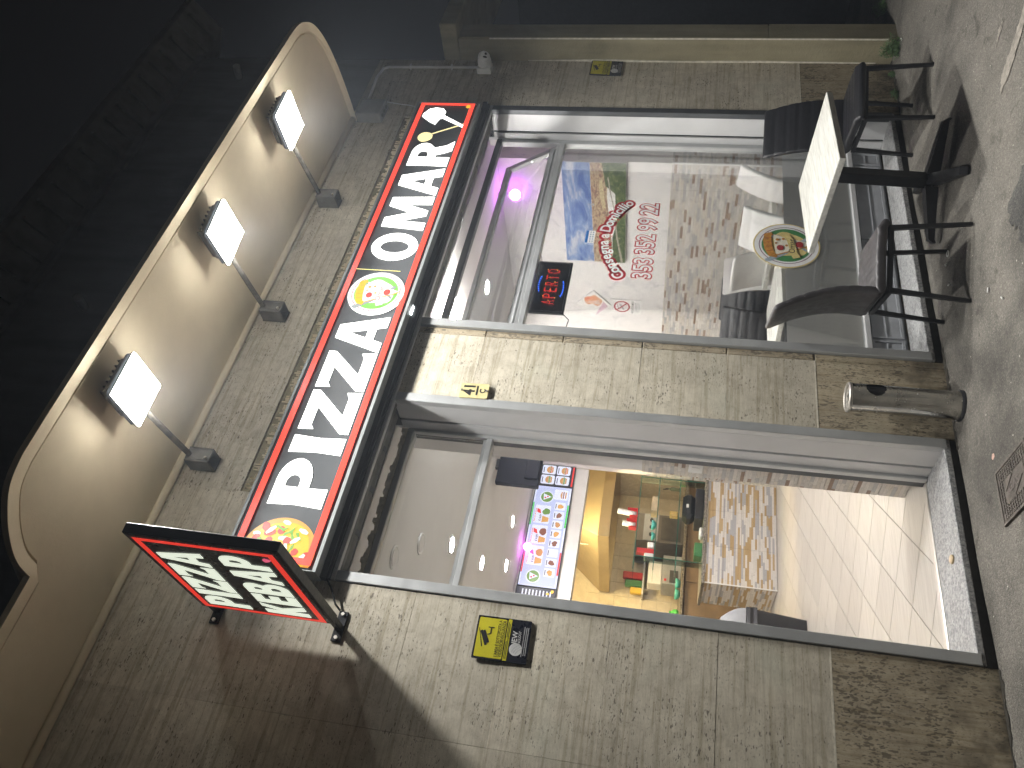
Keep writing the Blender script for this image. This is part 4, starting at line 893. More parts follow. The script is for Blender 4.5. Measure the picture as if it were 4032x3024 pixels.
# ------------------------------------------------------------------ stickers on the window pane
YG = 0.2725
vl = thing('delivery_lettering', 'arched red and white words Consegna a Domicilio on the window pane', 'lettering', (4.34, YG, 1.17))
cx, cz, rr = 4.343, 0.735, 0.545; s_ = 'Consegna a Domicilio'
wch = {'C': 0.62, ' ': 0.26, 'i': 0.26, 'l': 0.26, 'm': 0.85, 'D': 0.70, 'g': 0.58, 's': 0.5, 'c': 0.5}
tot = sum(wch.get(c, 0.56) for c in s_); back, front = MB(), MB(); acc = 0.0; A_, B_ = 43.5, -43.5
hgt = 0.093
for c in s_:
    wc = wch.get(c, 0.56); mid = acc+wc/2; acc += wc
    if c == ' ': continue
    an = R(A_+(B_-A_)*mid/tot); f = frame((cx+rr*math.sin(-an), YG, cz+rr*math.cos(an)), (math.cos(an), 0, math.sin(an)), (-math.sin(an), 0, math.cos(an)))
    vs, fc = text_geo(c); vs2, fc2 = text_geo(c, 0.022); vs3, fc3 = text_geo(c, 0.19)
    mx_ = (min(v.x for v in vs)+max(v.x for v in vs))/2
    for bb, (V_, F_), z_ in ((front, (vs2, fc2), 0.0012), (back, (vs3, fc3), 0.0005)):
        if bb is front: part(vl, 'white_letter', MB().add([((v.x-mx_)*hgt*1.05, (v.y-0.2)*hgt*1.12, z_) for v in V_], F_, f), VINW)
        else: bb.add([((v.x-mx_)*hgt*1.05, (v.y-0.2)*hgt*1.12, z_) for v in V_], F_, f)
bk = part(vl, 'red_backing', back, VINR)
pn = thing('phone_lettering', 'red-edged white phone number 353 352 99 22 on the window pane', 'lettering', (4.34, YG, 0.94))
f = wallf(0, 0, YG); b1, b2 = MB(), MB()
for tx, x0, x1 in (('353', 3.962, 4.150), ('352', 4.195, 4.385), ('99', 4.430, 4.555), ('22', 4.592, 4.715)):
    text(b1, tx, x0, x1, 0.944, 1.068, f, 0.0005, 0.055); text(b2, tx, x0, x1, 0.944, 1.068, f, 0.0012, 0.004)
part(pn, 'red_edge', b1, VINR); part(pn, 'white_digits', b2, VINW)
lg = thing('badge_sticker', 'round green and white pizza slice badge named Omar on the window pane', 'sticker', (4.345, YG, -0.127))
bp = part(lg, 'backing', MB().poly(circ(4.345, 0.083, 0.214, 56), (), 0, 0.0004, f), RIBB)
logo(lg, f @ Matrix.Translation((4.345, 0.083, 0.0006)), 0.205, False)
ps = thing('payment_sticker', 'small blue and white payment card sticker on the window pane', 'sticker', (4.335, YG, 1.355))
part(ps, 'sheet', MB().poly(rrect(4.277, 4.400, 1.355, 1.418, 0.003), (), 0, 0.0004, f), VINW); part(ps, 'blue_band', MB().poly([(4.277, 1.400), (4.400, 1.400), (4.400, 1.418), (4.277, 1.418)], (), 0, 0.0008, f), M('print_blue', (0.02, 0.14, 0.42), 0.4))
b = MB()
for i in range(5):
    for j in range(2): b.poly(rrect(4.285+0.023*i, 4.300+0.023*i, 1.363+0.017*j, 1.373+0.017*j, 0.002), (), 0, 0.0008, f)
part(ps, 'card_mark', b, CUTL)
op = thing('open_sign', 'black LED sign spelling APERTO hanging inside the window', 'led sign', (3.9, 0.34, 1.48))
OF = wallf(3.658, 1.480, 0.335)
part(op, 'panel', MB().cbox(0, 0.482, 0, 0.236, -0.022, 0, 0.003, OF), BLACKP)
part(op, 'rim', MB().poly([(0.012, 0.012), (0.470, 0.012), (0.470, 0.224), (0.012, 0.224)], [[(0.014, 0.014), (0.014, 0.222), (0.468, 0.222), (0.468, 0.014)]], 0, 0.0008, OF), SGREY)
DOT = {'A': ['010', '101', '111', '101', '101'], 'P': ['110', '101', '110', '100', '100'], 'E': ['111', '100', '110', '100', '111'], 'R': ['110', '101', '110', '101', '101'], 'T': ['111', '010', '010', '010', '010'], 'O': ['111', '101', '101', '101', '111']}
lr, ly_, lb_ = MB(), MB(), MB(); k_ = 0
for i, c in enumerate('APERTO'):
    for r_, row in enumerate(DOT[c]):
        for q_, v_ in enumerate(row):
            if v_ == '1':
                k_ += 1; (ly_ if k_ % 6 == 0 else lr).poly(circ(0.077+i*0.058+q_*0.0160, 0.159-r_*0.0205, 0.0036, 8), (), 0, 0.0022, OF)
for a in range(8):
    t_ = R(-60+60*a/7-90+60); px, py = 0.241+0.15*math.sin(R(-26+52*a/7)), 0.118+0.085*math.cos(R(-26+52*a/7))
    lb_.poly(circ(px+0.02, py, 0.0046, 8), (), 0, 0.0022, OF); lb_.poly(circ(px-0.02, 0.236-py, 0.0046, 8), (), 0, 0.0022, OF)
lr = MB()
for i, c in enumerate('APERTO'): text(lr, c, 0.074+i*0.058, 0.112+i*0.058, 0.074, 0.162, OF, 0.0018, -0.012)
part(op, 'red_lamps', lr, E_LRED); part(op, 'yellow_lamps', ly_, E_LYEL); part(op, 'blue_lamps', lb_, E_LBLU)
part(op, 'cable', MB().tube([(4.10, 0.345, 1.716), (4.16, 0.345, 1.70), (4.22, 0.34, 1.72), (4.235, 0.33, 1.77)], 0.003, 6).tube([(3.66, 0.345, 1.482), (3.62, 0.35, 1.44), (3.57, 0.36, 1.45), (3.40, 0.36, 1.40)], 0.003, 6), BLACKP)

# ================================================================== FURNITURE
def rring(cx, cy, cz, hw, ht, r, axis_w, axis_t, n=4):
    """rounded rectangle ring, hw/ht half sizes along the given axes"""
    o = []; r = min(r, hw*0.98, ht*0.98)
    for sx, sy, a in ((1, 1, 0), (-1, 1, 90), (-1, -1, 180), (1, -1, 270)):
        for i in range(n+1):
            u_ = sx*(hw-r)+r*math.cos(R(a+90*i/n)); v_ = sy*(ht-r)+r*math.sin(R(a+90*i/n))
            o.append(Vector((cx, cy, cz)) + Vector(axis_w)*u_ + Vector(axis_t)*v_)
    return o
def back_curve(t):      # side profile of the backrest, t 0 (seat) .. 1 (top): y back, z
    y = -0.178 + 0.016*math.sin(t*math.pi*1.1) - 0.118*t*t; z = 0.43 + 0.51*t; return y, z
CH = {}
def chair_meshes():
    N = 46; rings = []; gro = [0.16+0.14*i for i in range(6)]
    for i in range(N+1):
        t = i/N; y, z = back_curve(t); y2, z2 = back_curve(min(1.0, t+0.01)); tg = Vector((0, y2-y, z2-z))
        if tg.length < 1e-6: tg = Vector((0, -0.3, 1))
        tg.normalize(); nrm = Vector((0, tg.z, -tg.y)); hw = 0.200-0.012*t
        d = min(abs(t-g_) for g_ in gro); gv = 0.0055*max(0, 1-d/0.022)
        ht = 0.021-0.005*t
        e = 1.0
        if i == N: e = 0.55
        if i == N-1: e = 0.88
        rg = rring(0, y, z, hw-(1-e)*0.02, ht*e, 0.016, (1, 0, 0), nrm)
        if gv:
            rg = [p - nrm*gv if (p-Vector((0, y, z))).dot(nrm) > 0 else p for p in rg]
        rings.append(rg)
    CH['back'] = MB().loft(rings)
    rings = []; N = 30; gs = [0.2, 0.4, 0.6, 0.8]
    for i in range(N+1):
        t = i/N; y = -0.19+0.40*t; e = 1.0
        if i in (0, N): e = 0.5
        elif i in (1, N-1): e = 0.85
        d = min(abs(t-g_) for g_ in gs); gv = 0.004*max(0, 1-d/0.02); zc = 0.425 + 0.006*math.sin(t*math.pi) - (0.012 if t > 0.93 else 0)
        rg = rring(0, y, zc, 0.205*(0.96+0.04*e), 0.026*e, 0.018, (1, 0, 0), (0, 0, 1))
        if gv: rg = [p-Vector((0, 0, gv)) if p.z > zc else p for p in rg]
        rings.append(rg)
    CH['seat'] = MB().loft(rings)
    CH['rail'] = MB().box(-0.195, 0.195, 0.155, 0.180, 0.372, 0.396).box(-0.195, 0.195, -0.185, -0.160, 0.372, 0.396).box(-0.195, -0.170, -0.159, 0.154, 0.372, 0.396).box(0.170, 0.195, -0.159, 0.154, 0.372, 0.396)
    for k, (sx, sy) in enumerate(((-1, -1), (1, -1), (-1, 1), (1, 1))):
        top, bot = 0.0125, 0.009; x1, y1 = sx*0.182, sy*0.168; x0, y0 = sx*0.190, sy*0.205
        CH['leg%d' % k] = MB().add([(x0-bot, y0-bot, 0), (x0+bot, y0-bot, 0), (x0+bot, y0+bot, 0), (x0-bot, y0+bot, 0), (x1-top, y1-top, 0.395), (x1+top, y1-top, 0.395), (x1+top, y1+top, 0.395), (x1-top, y1+top, 0.395)], [(3, 2, 1, 0), (4, 5, 6, 7), (0, 1, 5, 4), (1, 2, 6, 5), (2, 3, 7, 6), (3, 0, 4, 7)])
chair_meshes()
CACHE = {}
def chair(label, x, y, z, rz, m, lm, group, sc_=1.0):
    t = thing('dining_chair', label, 'chair', (x, y, z), group, rz); t.scale = (sc_,)*3
    def p(nm, key, mt, sm):
        ck = (key, mt.name)
        if ck not in CACHE:
            me = CH[key].mesh(nm, (0, 0, 0), sm); me.materials.append(mt); CACHE[ck] = me
        o = bpy.data.objects.new(nm, CACHE[ck]); COL.objects.link(o); o.parent = t; return o
    p('seat', 'seat', m, True); p('backrest', 'back', m, True); p('seat_frame', 'rail', lm, False)
    for k in range(4): p('leg', 'leg%d' % k, lm, False)
    return t
OUTG = 'black chairs on the pavement'
chair('black chair seen from behind, at the left of the pavement table', 3.483, -0.348, gz(3.48, -0.35)-0.004, R(-116.5), LEATHG, BLACKM, OUTG)
chair('black chair facing the street, at the right behind the pavement table', 4.976, -0.341, gz(4.98, -0.34)-0.004, R(159.2), LEATH, BLACKM, OUTG)
def table_parts(t, mw, side=0.645, h=0.69, fold=False):
    a = side/2
    tp = part(t, 'table_top', MB().cbox(-a, a, -a, a, h-0.034, h, 0.003), mw, local=True)
    part(t, 'top_plate', MB().box(-0.11, 0.11, -0.11, 0.11, h-0.042, h-0.0345), BLACKM, local=True)
    part(t, 'column', MB().cbox(-0.035, 0.035, -0.035, 0.035, 0.06, h-0.0425, 0.006), BLACKM, local=True)
    for k in range(4):
        mx = Matrix.Rotation(R(45+90*k), 4, 'Z')
        part(t, 'base_arm', MB().add([(0.036, -0.03, 0.10), (0.036, 0.03, 0.10), (0.036, 0.03, 0.030), (0.036, -0.03, 0.030), (0.33, -0.022, 0.045), (0.33, 0.022, 0.045), (0.33, 0.022, 0.012), (0.33, -0.022, 0.012), (0.35, -0.020, 0.012), (0.35, 0.020, 0.012), (0.345, 0.020, 0.0), (0.345, -0.020, 0.0)], [(0, 1, 5, 4), (1, 2, 6, 5), (2, 3, 7, 6), (3, 0, 4, 7), (4, 5, 9, 8), (5, 6, 10, 9), (6, 7, 11, 10), (7, 4, 8, 11), (8, 9, 10, 11), (3, 2, 1, 0)], mx), BLACKM, local=True)
tb = thing('pavement_table', 'square whitewashed table on a black pedestal standing between the black chairs', 'table', (4.135, -0.445, -0.650))
ex = Vector((0.618, 0.024, 0.029)).normalized(); ez = ex.cross(Vector((-0.024, 0.615, 0.045))).normalized(); ey = ez.cross(ex)
tb.rotation_euler = Matrix(((ex.x, ey.x, ez.x), (ex.y, ey.y, ez.y), (ex.z, ey.z, ez.z))).to_euler()
table_parts(tb, WOODW)
# cigarette bin
cb = thing('ashtray_bin', 'stainless steel cylinder ashtray bin standing against the pillar', 'ashtray bin', (2.785, -0.125, G-0.003))
BR = 0.073
pts = [(BR, 0.0), (BR, 0.02)]
st_ = Matrix.Translation((2.785, -0.125, G-0.003))
DENT = MB(); nA, nZ = 110, 70
hole_c = math.atan2(-0.85, -0.25)
for j in range(nZ+1):
    z = 0.022+0.505*j/nZ
    for i in range(nA):
        a = 2*math.pi*i/nA; k = BR - 0.004*math.exp(-(((a-4.1) % 6.283-0.0)/0.18)**2)*math.exp(-((z-0.2)/0.12)**2)+0.0012*math.sin(3*a+9*z)
        DENT.v.append(st_ @ Vector((k*math.cos(a), k*math.sin(a), z)))
ha = -1.35; hz0 = 0.415
for j in range(nZ):
    for i in range(nA):
        a = 2*math.pi*(i+0.5)/nA; z = 0.022+0.505*(j+0.5)/nZ; d_ = (a-ha) % (2*math.pi); d_ = min(d_, 2*math.pi-d_)
        if (d_*BR/0.046)**2+((z-hz0)/0.048)**2 < 1: continue
        DENT.f.append([j*nA+i, j*nA+(i+1) % nA, (j+1)*nA+(i+1) % nA, (j+1)*nA+i])
BINS = M('scuffed_stainless', (0.50, 0.49, 0.46), 0.22, 1.0, 0.25, 7, 0.10, 25)
bd = part(cb, 'body', DENT, BINS, smooth=True)
part(cb, 'liner', MB().cyl(st_ @ Vector((0, 0, 0.03)), st_ @ Vector((0, 0, 0.50)), 0.064, n=28), INK)
rim = [(BR+0.001, 0.526), (BR+0.005, 0.530), (BR+0.005, 0.540), (BR-0.004, 0.545), (BR-0.012, 0.541), (BR-0.014, 0.533), (0.001, 0.532)]
tp_ = part(cb, 'top_tray', MB().lathe(rim, 36, st_), STEEL, autos=40)
for k in range(8):
    a = k*math.pi/4; part(tp_, 'stub_hole', MB().cyl(st_ @ Vector((0.040*math.cos(a), 0.040*math.sin(a), 0.532)), st_ @ Vector((0.040*math.cos(a), 0.040*math.sin(a), 0.5335)), 0.007, n=8), INK)
part(tp_, 'centre_hole', MB().box(-0.016, 0.016, -0.016, 0.016, 0.5325, 0.5340, st_), INK)
part(cb, 'base_ring', MB().lathe([(BR+0.006, 0), (BR+0.007, 0.012), (BR+0.002, 0.020), (0.0, 0.021)], 36, st_), BLACKP, autos=40)
# gas cover
gc = thing('gas_cover', 'small square cast iron cover lettered GAS set in the pavement', 'manhole cover', (2.13, -0.46, G-0.02))
gf = frame((1.985, -0.615, gz(2.1, -0.46)+0.005), (1, -0.03, 0.0), (0.05, 1, 0.03))
part(gc, 'plate', MB().poly([(0, 0), (0.262, 0), (0.262, 0.30), (0, 0.30)], (), 0.03, 0, gf), IRON)
part(gc, 'border', MB().poly([(0, 0), (0.262, 0), (0.262, 0.30), (0, 0.30)], [[(0.012, 0.012), (0.012, 0.288), (0.25, 0.288), (0.25, 0.012)]], 0.003, 0.004, gf), IRON)
st2 = MB()
for i in range(15):
    for j in range(13):
        x_, y_ = 0.022+i*0.0155, 0.024+j*0.0205
        if 0.075 < x_+y_*0.0 < 0.185 and 0.06 < y_ < 0.24: continue
        st2.box(x_-0.0045, x_+0.0045, y_-0.004, y_+0.004, 0.0, 0.004, gf)
tagp(part(gc, 'studs', st2, IRON), kind='stuff')
gl_ = frame(gf @ Vector((0.130, 0.150, 0)), gf.to_3x3() @ Vector((0.55, -0.83, 0)), gf.to_3x3() @ Vector((0.83, 0.55, 0)))
gl2 = frame(gf @ Vector((0.131, 0.15, 0.0)), gf.to_3x3() @ Vector((0.0, -1, 0)), gf.to_3x3() @ Vector((1, 0, 0)))
part(gc, 'name_field', MB().poly([(-0.085, 0), (0, -0.052), (0.085, 0), (0, 0.052)], [[(-0.077, 0), (0, 0.047), (0.077, 0), (0, -0.047)]], 0.003, 0.0035, gl2), IRON)
b = MB(); text(b, 'GAS', -0.048, 0.048, -0.019, 0.019, gl2, 0.0032, 0.02); part(gc, 'raised_letters', b, M('worn_iron', (0.16, 0.14, 0.125), 0.5, 0.5))

# weeds at the foot of the wall
def weed(x, y, z, r, n, label, sd):
    rnd = random.Random(sd); t = thing('weed', label, 'weed', (x, y, z), 'weeds growing at the foot of the wall'); lf_, sm = MB(), MB()
    for i in range(n):
        a = rnd.uniform(0, 6.28); e_ = rnd.uniform(0.15, 1.35); L_ = r*rnd.uniform(0.5, 1.15)
        d = Vector((math.cos(a)*math.cos(e_), -abs(math.sin(a))*math.cos(e_)*0.9+0.1*math.sin(a), math.sin(e_))); tip = Vector((x, y, z))+d*L_
        sm.add([Vector((x, y, z))+Vector((0.001, 0, 0)), Vector((x, y, z))-Vector((0.001, 0, 0)), tip], [(0, 1, 2)])
        for k in range(6):
            c = Vector((x, y, z))+d*L_*rnd.uniform(0.3, 1.05)+Vector((rnd.uniform(-1, 1), rnd.uniform(-1, 0.3), rnd.uniform(-1, 1)))*0.012
            u_ = Vector((rnd.uniform(-1, 1), rnd.uniform(-1, 1), rnd.uniform(-0.6, 1))).normalized(); v_ = u_.orthogonal().normalized(); s1, s2 = rnd.uniform(0.006, 0.013), rnd.uniform(0.0025, 0.005)
            lf_.add([c-u_*s1, c+v_*s2, c+u_*s1, c-v_*s2], [(0, 1, 2, 3)])
    part(t, 'leaves', lf_, LEAF); part(t, 'stems', sm, LEAF)
weed(6.03, -0.13, G-0.01, 0.125, 230, 'bushy green weed at the foot of the rough pier', 1)
weed(6.75, -0.05, G-0.01, 0.12, 90, 'green weed at the dark passage beyond the pier', 2)
weed(5.66, -0.012, G-0.005, 0.05, 60, 'low weed in the joint under the right wall base', 3)
weed(5.92, -0.012, G-0.005, 0.035, 36, 'sparse sprig in the joint near the wall corner', 4)
# litter
def lit(nm, mbx, m, lab, cat, grp=None): single(nm, mbx, m, lab, cat, grp)
ga = gz(3.72, -0.27)+0.004
lit('plastic_ring', MB().tube([(3.715+0.016*math.cos(R(a)), -0.285+0.016*math.sin(R(a)), ga) for a in range(0, 331, 22)], 0.003, 6), WHITEP, 'small white plastic ring beside the rear chair leg', 'litter')
lit('gum_spot', sheet(blob(2.345, -0.335, 0.014, 16, 0.15, 2), 0.003), STICK, 'flat pink gum spot on the pavement near the ashtray bin', 'litter')
rnd = random.Random(9)
for i, (lx, ly) in enumerate(((3.66, -0.255), (3.52, -0.24), (2.95, -0.72), (3.10, -0.62))):
    a = rnd.uniform(0, 3.1); z_ = gz(lx, ly)+0.006
    lit('cigarette_butt', MB().cyl((lx-0.012*math.cos(a), ly-0.012*math.sin(a), z_), (lx+0.012*math.cos(a), ly+0.012*math.sin(a), z_), 0.004, n=8), PAPER, ('pale cigarette butt next to the white plastic ring', 'cigarette butt under the chair nearest the pillar', 'cigarette butt farthest out on the pavement', 'cigarette butt lying between the ashtray bin and the street')[i], 'cigarette butt', 'cigarette butts on the pavement')
lit('paper_scrap', sheet([(5.98, -0.262), (6.03, -0.25), (6.035, -0.235), (5.985, -0.245)], 0.006), PAPER, 'white paper scrap beside the bushy weed', 'litter')

# ================================================================== INTERIOR THINGS
ING = 'chairs inside the shop'
def chw(label, tx, ty, face, m, lm, top):
    """place a chair by the middle of its backrest top"""
    k = (top-FL)/0.945; rz = R(face-90); off = Vector((-0.295*math.sin(-rz)*-1, 0))
    bx, by = tx-0.29*k*math.sin(rz)*1.0, ty+0.29*k*math.cos(rz)*1.0
    return chair(label, bx, by, FL, rz, m, lm, ING, k)
WLEG = M('white_leg', (0.70, 0.69, 0.67), 0.4)
chw('white chair with ribbed back facing left, behind the round badge sticker', 4.85, 0.56, 180, LEATHW, WLEG, 0.352)
chw('white chair seen from behind, left of the round badge sticker', 4.98, 1.17, 0, LEATHW, WLEG, 0.362)
chw('pale white chair partly hidden behind another white chair', 5.40, 1.60, 262, LEATHW, WLEG, 0.388)
chw('white chair in profile beside the right end of the window', 5.36, 0.50, 150, LEATHW, WLEG, 0.383)
chw('black chair inside the window, right one of the black pair', 5.34, 1.82, 212, LEATH, BLACKM, 0.390)
chw('black chair inside the window, next to the pillar', 4.90, 1.72, 208, LEATH, BLACKM, 0.390)
def itable(label, x, y, rz, side):
    t = thing('dining_table', label, 'table', (x, y, FL), 'tables inside the shop', rz); table_parts(t, WOODW, side, 0.69); return t
itable('white wood table inside the window beside the pillar', 4.20, 0.72, R(4), 0.66)
itable('white wood table inside at the right end of the window', 5.22, 1.02, R(0), 0.55)
# pictures on the right-hand wall
def xplane(y0, z0, x): return frame((x, y0, z0), (0, -1, 0), (0, 0, 1))        # faces -x; local x runs towards the window
cp_ = thing('city_picture', 'wide canvas of a city under a blue cloudy sky on the white wall', 'picture', (5.58, 1.1, 1.25))
CF = xplane(1.668, 1.252, 5.572)
part(cp_, 'canvas', MB().cbox(0, 1.095, 0, 0.535, -0.028, 0, 0.003, CF), PAPER)
def pic(name, stops, scale, det=6, sq=(1, 1, 1)):
    m, nt, out = newmat(name); c = ramp(nt, noise(nt, pos(nt, sq), scale, det, 0.65, 0.6), stops); prin(nt, out, c, 0.5); return m
PSKY = pic('picture_sky', [(0.35, (0.05, 0.11, 0.32)), (0.5, (0.17, 0.25, 0.44)), (0.62, (0.42, 0.45, 0.53)), (0.8, (0.55, 0.55, 0.58))], 3.2, 6, (1, 1, 3))
PCITY = pic('picture_roofs', [(0.3, (0.10, 0.06, 0.05)), (0.45, (0.28, 0.15, 0.09)), (0.55, (0.40, 0.31, 0.20)), (0.68, (0.52, 0.42, 0.26)), (0.8, (0.2, 0.15, 0.12))], 32, 5, (1, 1, 2))
PTREE = pic('picture_trees', [(0.3, (0.015, 0.03, 0.01)), (0.5, (0.05, 0.08, 0.02)), (0.62, (0.12, 0.15, 0.05)), (0.75, (0.32, 0.29, 0.20))], 26, 6)
part(cp_, 'sky_print', MB().poly([(0.002, 0.28), (1.093, 0.30), (1.093, 0.533), (0.002, 0.533)], (), 0, 0.0006, CF), PSKY)
part(cp_, 'roofs_print', MB().poly([(0.002, 0.10), (0.35, 0.13), (0.75, 0.16), (1.093, 0.15), (1.093, 0.298), (0.002, 0.279)], (), 0, 0.0008, CF), PCITY)
part(cp_, 'trees_print', MB().poly([(0.002, 0.002), (1.093, 0.002), (1.093, 0.20), (0.86, 0.17), (0.78, 0.09), (0.45, 0.08), (0.30, 0.115), (0.002, 0.11)], (), 0, 0.0011, CF), PTREE)
part(cp_, 'avenue_print', MB().poly(strip([(0.01, 0.03), (0.3, 0.075), (0.62, 0.10), (0.82, 0.135), (0.95, 0.15)], [0.020, 0.014, 0.010, 0.010, 0.012]), (), 0, 0.0015, CF), M('picture_road', (0.36, 0.33, 0.27), 0.5, 0, 0.4, 60))
part(cp_, 'spire_print', MB().poly([(0.648, 0.27), (0.672, 0.27), (0.664, 0.315), (0.661, 0.36), (0.658, 0.315)], (), 0, 0.0013, CF), SGREY)
part(cp_, 'palace_print', MB().poly([(0.62, 0.17), (0.92, 0.195), (0.92, 0.225), (0.80, 0.225), (0.62, 0.20)], (), 0, 0.0014, CF), M('picture_stone', (0.50, 0.42, 0.24), 0.5, 0, 0.3, 60))
dp = thing('diamond_picture', 'small square canvas hung cornerwise with orange and pink watercolour', 'picture', (5.58, 2.23, 1.39))
DF = xplane(2.245, 1.553, 5.585)
part(dp, 'canvas', MB().poly([(-0.185, 0), (0, -0.165), (0.185, 0), (0, 0.165)], (), 0.022, 0, DF), PAPER)
part(dp, 'watercolour', MB().poly(blob(0.055, 0.0, 0.075, 24, 0.35, 5), (), 0, 0.0007, DF), pic('picture_orange', [(0.35, (0.62, 0.55, 0.5)), (0.5, (0.65, 0.32, 0.16)), (0.65, (0.62, 0.16, 0.08))], 9))
part(dp, 'pink_wash', MB().poly([(-0.15, -0.02), (-0.02, -0.14), (0.05, -0.10), (-0.06, -0.05)], (), 0, 0.0007, DF), M('picture_pink', (0.6, 0.42, 0.48), 0.5, 0, 0.2, 20))
ns = thing('no_smoking_sign', 'white no smoking notice with a red prohibition ring on the wall', 'notice', (5.59, 2.26, 1.095))
NF = xplane(2.36, 1.095, 5.592)
part(ns, 'card', MB().poly(rrect(0, 0.195, 0, 0.290, 0.006), (), 0.004, 0, NF), PAPER)
part(ns, 'ring', MB().poly(circ(0.10, 0.185, 0.078, 34), [circ(0.10, 0.185, 0.063, 34)[::-1]], 0, 0.0007, NF).poly(strip([(0.053, 0.232), (0.147, 0.138)], 0.013), (), 0, 0.0011, NF), VINR)
part(ns, 'cigarette_symbol', MB().poly(strip([(0.06, 0.165), (0.135, 0.205)], 0.016), (), 0, 0.0004, NF).poly(strip([(0.075, 0.215), (0.105, 0.225), (0.135, 0.225)], 0.008), (), 0, 0.0004, NF), SGREY)
b = MB(); text(b, 'VIETATO FUMARE', 0.014, 0.181, 0.072, 0.092, NF, 0.0007, 0.01); part(ns, 'words', b, INK)
b = MB()
for i in range(4): b.poly([(0.03, 0.018+0.012*i), (0.165, 0.018+0.012*i), (0.165, 0.022+0.012*i), (0.03, 0.022+0.012*i)], (), 0, 0.0007, NF)
part(ns, 'small_print', b, SGREY)
# lamps
def downlight(x, y, label, lit=True):
    t = thing('downlight' if lit else 'ceiling_cover', label, 'ceiling light' if lit else 'cover', (x, y, 2.31), 'round fittings in the shop ceiling')
    mx = Matrix.Translation((x, y, 2.329)) @ Matrix.Rotation(math.pi, 4, 'X')
    part(t, 'ring', MB().lathe([(0.075, 0.0), (0.075, 0.006), (0.068, 0.010), (0.056, 0.004)], 30, mx), WHITEP, autos=40)
    part(t, 'lens', MB().lathe([(0.054, 0.005), (0.054, 0.0085), (0.0, 0.009)], 30, mx), E_DOWN if lit else CEIL)
for i, (x_, y_, l_) in enumerate(((4.27, 4.35, 'bright round downlight nearest the menu screens'), (3.25, 3.31, 'lit downlight left, seen below the door transom'), (3.81, 4.49, 'lit downlight near the left end of the menu screens'), (2.82, 2.14, 'lit downlight seen through the door transom'), (3.75, 1.55, 'added unseen downlight above the tables behind the pillar'), (4.75, 1.25, 'added unseen downlight above the white chairs'), (4.75, 2.9, 'added unseen downlight over the middle of the shop'), (3.75, 0.75, 'added unseen downlight above the table beside the pillar'), (4.75, 2.05, 'added unseen downlight above the black chairs'))): downlight(x_, y_, l_)  # those after the transom one are unseen, added to brighten the dining room
downlight(2.42, 1.37, 'unlit round ceiling cover, larger of two seen through the transom', False); downlight(2.09, 0.92, 'unlit round ceiling cover nearest the doorway', False)
def party(x, y, z, m, label):
    t = thing('party_lamp', label, 'party lamp', (x, y, z-0.06)); part(t, 'globe', MB().lathe([(0.001, -0.05)]+[(0.05*math.cos(R(a)), 0.05*math.sin(R(a))) for a in range(-70, 71, 14)]+[(0.001, 0.05)], 20, Matrix.Translation((x, y, z))), m, smooth=True)
    part(t, 'socket', MB().cyl((x, y, z+0.05), (x, y, min(2.329, z+0.15)), 0.02, n=12), WHITEP)
party(5.50, 0.88, 2.185, E_PURP, 'small glowing purple party lamp in the ceiling corner above the tables')
party(4.40, 5.17, 2.245, E_PURP2, 'small glowing pink and purple party lamp at the top of the menu screens')
tl = thing('tube_lamp', 'white tube lamp glimpsed through the tilted sash', 'lamp', (3.75, 0.62, 2.25)); part(tl, 'tube', MB().cyl((3.55, 0.59, 2.29), (3.95, 0.59, 2.29), 0.015, n=12), EM('strong_tube', (1.0, 0.98, 0.95), 1150.0), smooth=True); part(tl, 'fitting', MB().box(3.53, 3.97, 0.56, 0.62, 2.306, 2.328), WHITEP)
# menu screens
def screen(x0, x1, label, m):
    t = thing('menu_screen', label, 'menu screen', ((x0+x1)/2, 5.23, 1.83), 'menu screens above the counter')
    part(t, 'bezel', MB().cbox(x0, x1, 5.222, 5.25, 1.832, 2.300, 0.004), BLACKP)
    f = wallf(x0, 1.832, 5.221); part(t, 'display', MB().poly([(0.008, 0.012), (x1-x0-0.008, 0.012), (x1-x0-0.008, 0.456), (0.008, 0.456)], (), 0, 0, f), m); return t, f, x1-x0
def lays(t, f, name, outs, m, z): 
    b = MB()
    for o in outs: b.poly(o, (), 0, z, f)
    return part(t, name, b, m)
t, f, L = screen(3.935, 5.285, 'wide lavender menu screen with meal pictures and prices', E_SCR)
lays(t, f, 'price_panel', [rrect(0.03, L-0.03, 0.04, 0.43, 0.05)], EM('screen_pale', (0.62, 0.68, 1.0), 0.66), 0.0006)
for a, b_, m_ in ((0.02, 0.16, E_CARD), (0.17, 0.46, E_SRED), (0.47, 0.78, E_CARD), (0.79, 1.10, E_SGRN), (1.11, L-0.02, E_CARD)):
    lays(t, f, 'flag_stripe', [[(a, 0.438), (b_, 0.438), (b_, 0.454), (a, 0.454)]], m_, 0.0012); lays(t, f, 'flag_stripe', [[(a, 0.014), (b_, 0.014), (b_, 0.034), (a, 0.034)]], m_, 0.0012)
for cx_ in (0.13, 1.19): 
    lays(t, f, 'badge', [circ(cx_, 0.30, 0.085, 26)], E_CARD, 0.0012); lays(t, f, 'badge_ring', [circ(cx_, 0.30, 0.072, 26)], E_SAL, 0.0018); lays(t, f, 'badge_slice', [[(cx_-0.045, 0.335), (cx_+0.045, 0.345), (cx_+0.005, 0.24)]], E_CARD, 0.0024); lays(t, f, 'badge_topping', [circ(cx_-0.012, 0.318, 0.012, 10), circ(cx_+0.006, 0.29, 0.011, 10)], E_SRED, 0.003)
